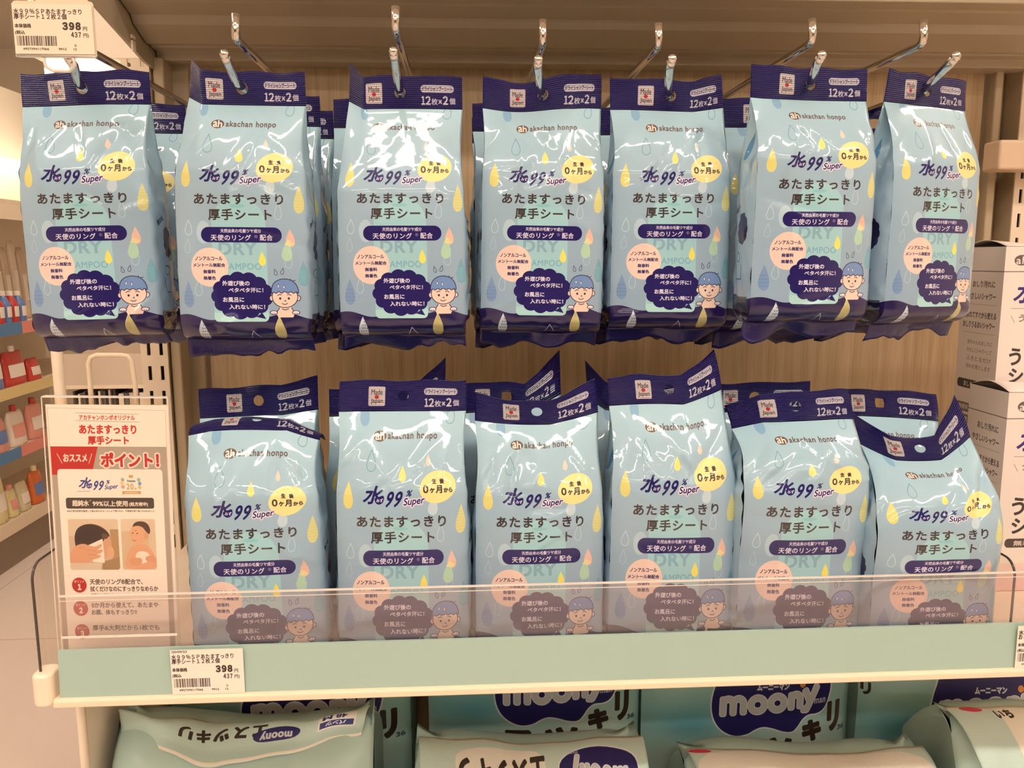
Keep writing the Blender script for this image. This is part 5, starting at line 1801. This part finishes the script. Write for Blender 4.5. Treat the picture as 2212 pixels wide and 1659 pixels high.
def pouch(px, pyb, pyt, wid, rgb, lab_rgb, cap_rgb, label, group, kind='pouch', dx=0.0):
    """refill pouch or bottle facing the aisle, standing at (px, pyb) with its top at pyt"""
    b_ = sp(px, pyb, XS - 0.04 + dx)
    t_ = sp(px, pyt, XS - 0.04 + dx)
    # rest on the board below
    zb_ = max([z - 0.012 for z in rail_z if z - 0.012 <= b_.z + 0.06] or [zk])
    zb_ += 0.002
    h = t_.z - zb_
    y, x = b_.y, XS - 0.06 + dx
    o = thing('refill_pouch' if kind == 'pouch' else 'lotion_bottle', (x, y, zb_), label, 'pouch' if kind == 'pouch' else 'bottle', group)
    prof = []
    n = 14
    P = np.zeros((n + 1, 17, 3))
    for i in range(n + 1):
        t = i / n
        dd = (0.028 * math.sqrt(max(0, 1 - t)) * 1.05 + 0.002) if kind == 'pouch' else 0.03 * (1 if t < 0.7 else max(0.35, 1 - (t - 0.7) * 2.2))
        ww = wid / 2 * (1 - (0.18 * max(0, (t - 0.75) / 0.25) if kind == 'pouch' else (0 if t < 0.7 else (t - 0.7) * 1.9)))
        for k in range(17):
            a = 2 * math.pi * k / 16
            ca, sa = math.cos(a), math.sin(a)
            sx_ = math.copysign(abs(ca) ** 0.7, ca); sy_ = math.copysign(abs(sa) ** 0.7, sa)
            P[i, k] = (x + dd * sx_, y + ww * sy_, zb_ + h * t * (0.86 if cap_rgb else 1.0))
    mb = MB(); mb.grid(P)
    mb.f.append(list(range(16))[::-1]); mb.m.append(0)
    mb.f.append([n * 17 + k for k in range(16)]); mb.m.append(0)
    body = mb.build('pouch_body', smat(rgb, 0.25), o, smooth=True)
    L = np.zeros((5, 7, 3))
    for i, t in enumerate(np.linspace(0.25, 0.62, 5)):
        dd = (0.028 * math.sqrt(1 - t / 0.86 * 0.86) * 1.05 + 0.002) if kind == 'pouch' else 0.03
        for k, q in enumerate(np.linspace(-0.72, 0.72, 7)):
            L[i, k] = (x + dd * (1 - abs(q) ** (0.7 * 4)) ** 0.36 * 1.0 + 0.0015, y + q * wid / 2, zb_ + h * t * (0.86 if cap_rgb else 1.0))
    m2 = MB(); m2.grid(L); m2.build('paper_label', smat(lab_rgb, 0.5), o, smooth=True)
    if cap_rgb:
        MB().lathe([(0.0, 0.0), (0.013, 0.0), (0.013, h * 0.14), (0.010, h * 0.15), (0.0, h * 0.15)], (x, y, zb_ + h * 0.855), 14).build('cap', smat(cap_rgb, 0.35), o, smooth=True, angle=40)
    return o


RED, BLU, WHT, PNK, YLW, ORA = (206, 66, 60), (104, 136, 196), (250, 238, 224), (240, 166, 150), (240, 226, 170), (232, 120, 60)
G1, G2, G3, G4, G5 = 'small bottles on the far top strip', 'red and blue pouches on the far unit', 'wrapped packs on the far unit', 'cream pouches on the far bottom board', 'pale packs in the far unit'
for px, c_, lb in ((4, RED, 'small red-capped bottle at the photo\'s left edge, above the blue strip'), (20, BLU, 'small bottle with violet body, second of the far row'), (36, RED, 'small red and white bottle, third of the far row'), (52, BLU, 'small bottle half hidden behind the ticket-hook bag')):
    pouch(px, 700, 628, 0.048, c_, WHT, WHT, lb, G1, 'bottle')
pouch(-6, 842, 748, 0.12, BLU, WHT, None, 'blue refill pouch at the photo\'s left edge above the yellow strip', G2)
pouch(40, 836, 745, 0.17, RED, WHT, WHT, 'big red refill pouch with white label above the yellow strip', G2)
pouch(80, 826, 772, 0.10, RED, WHT, None, 'red refill pouch furthest along the yellow strip', G2)
pouch(6, 986, 890, 0.12, PNK, BLU, BLU, 'pink pack with blue top over the blue strip', G3)
pouch(46, 972, 872, 0.13, WHT, PNK, RED, 'clear pack with red top over the pink strip', G3)
pouch(86, 956, 856, 0.13, PNK, WHT, RED, 'pink pack with red top furthest along the pink strip', G3)
pouch(8, 1146, 1022, 0.095, YLW, WHT, None, 'large cream pouch at the photo\'s left edge, bottom board', G4)
pouch(36, 1134, 1042, 0.07, YLW, PNK, PNK, 'small cream bottle with peach cap, bottom board', G4)
pouch(60, 1124, 1036, 0.085, (226, 214, 176), WHT, None, 'pale green-cream pouch on the bottom board', G4)
pouch(90, 1108, 1000, 0.10, ORA, BLU, YLW, 'orange and yellow pack with blue label, bottom board', G4)
for i, (px, c_) in enumerate(((4, (236, 214, 190)), (22, (226, 204, 180)), (40, (240, 222, 200)), (58, (220, 198, 176)))):
    pouch(px, 640, 520 + (i % 2) * 14, 0.05, c_, WHT, None, ('pale pack at the photo\'s left edge under the sign strip', 'second pale pack under the sign strip', 'third pale pack under the sign strip', 'pale pack behind the ticket-hook bag')[i], G5, dx=-0.13)

# a nearer unit between the aisle and the post: tube, wire loop, clear bin, hanging cards
YT2 = 1.7
tb = MB().tube([Vector((pt(126, 800, YT2).x, YT2, 0.0)), Vector((pt(126, 800, YT2).x, YT2, 1.35))], 0.011, 16).build('steel_tube', M_WHITE, origin=(pt(126, 800, YT2).x, YT2, 0.0), smooth=True)
tag(tb, 'white steel tube behind the poster stand', 'post')
Yl = 1.6
Yb2 = 1.78
z2 = pt(200, 832, Yb2).z
cb = thing('card_rack', (pt(220, 840, Yb2).x, Yb2, 0.0), 'pale low rack behind the wire loop', 'rack')
xA, xB = pt(138, 830, Yb2).x, pt(335, 830, Yb2).x
MB().box(xA, xB, Yb2, Yb2 + 0.006, z2, pt(200, 765, Yb2).z).build('front_bin', mat('frosted_bin', (214, 196, 174), 0.4), cb)
MB().box(xA, xB, Yb2 + 0.10, Yb2 + 0.11, 0.0, pt(200, 700, Yb2).z).build('rear_sheet', mat('rack_sheet', (206, 184, 160), 0.6, noise=0.1, nscale=12), cb)
MB().box(xA, xB, Yb2, Yb2 + 0.1, z2 - 0.008, z2).box(pt(188, 896, Yl).x, pt(304, 896, Yl).x, Yl - 0.006, Yl + 0.006, pt(240, 896, Yl).z - 0.008, pt(240, 896, Yl).z).box(pt(296, 896, Yl).x, pt(296, 896, Yl).x + 0.01, Yl, Yb2, z2 - 0.06, z2 - 0.05).build('rail', M_WHITE, cb)
MB().tube([pt(*p_, Yl) for p_ in ((199, 898), (195, 832), (191, 785), (196, 772), (208, 767), (262, 767), (276, 769), (284, 778), (292, 832), (297, 898))], 0.0045, 10).build('wire_handle', M_WHITE, cb, smooth=True)
rnd = random.Random(9)
crd = None
for i in range(16):
    x = xA + 0.012 + i * (xB - xA - 0.02) / 16
    lb = 'card hanging %s under the pale rack' % ('at the tube end of the row' if i == 0 else 'at the post end of the row' if i == 15 else 'in the middle of the row')
    c_ = ((60, 52, 48), (238, 226, 210), (90, 84, 78), (206, 190, 172))[i % 4]
    w_ = 0.004 if i < 9 else 0.012
    zt2 = z2 - 0.010
    o = MB().box(x, x + w_, Yb2 + 0.01, Yb2 + 0.08, zt2 - 0.30 + rnd.uniform(0, 0.02), zt2 - rnd.uniform(0, 0.012)).build('hanging_card', smat(c_, 0.5), origin=(x, Yb2 + 0.04, zt2 - 0.3))
    tag(o, lb, 'card', 'cards hanging under the rack')
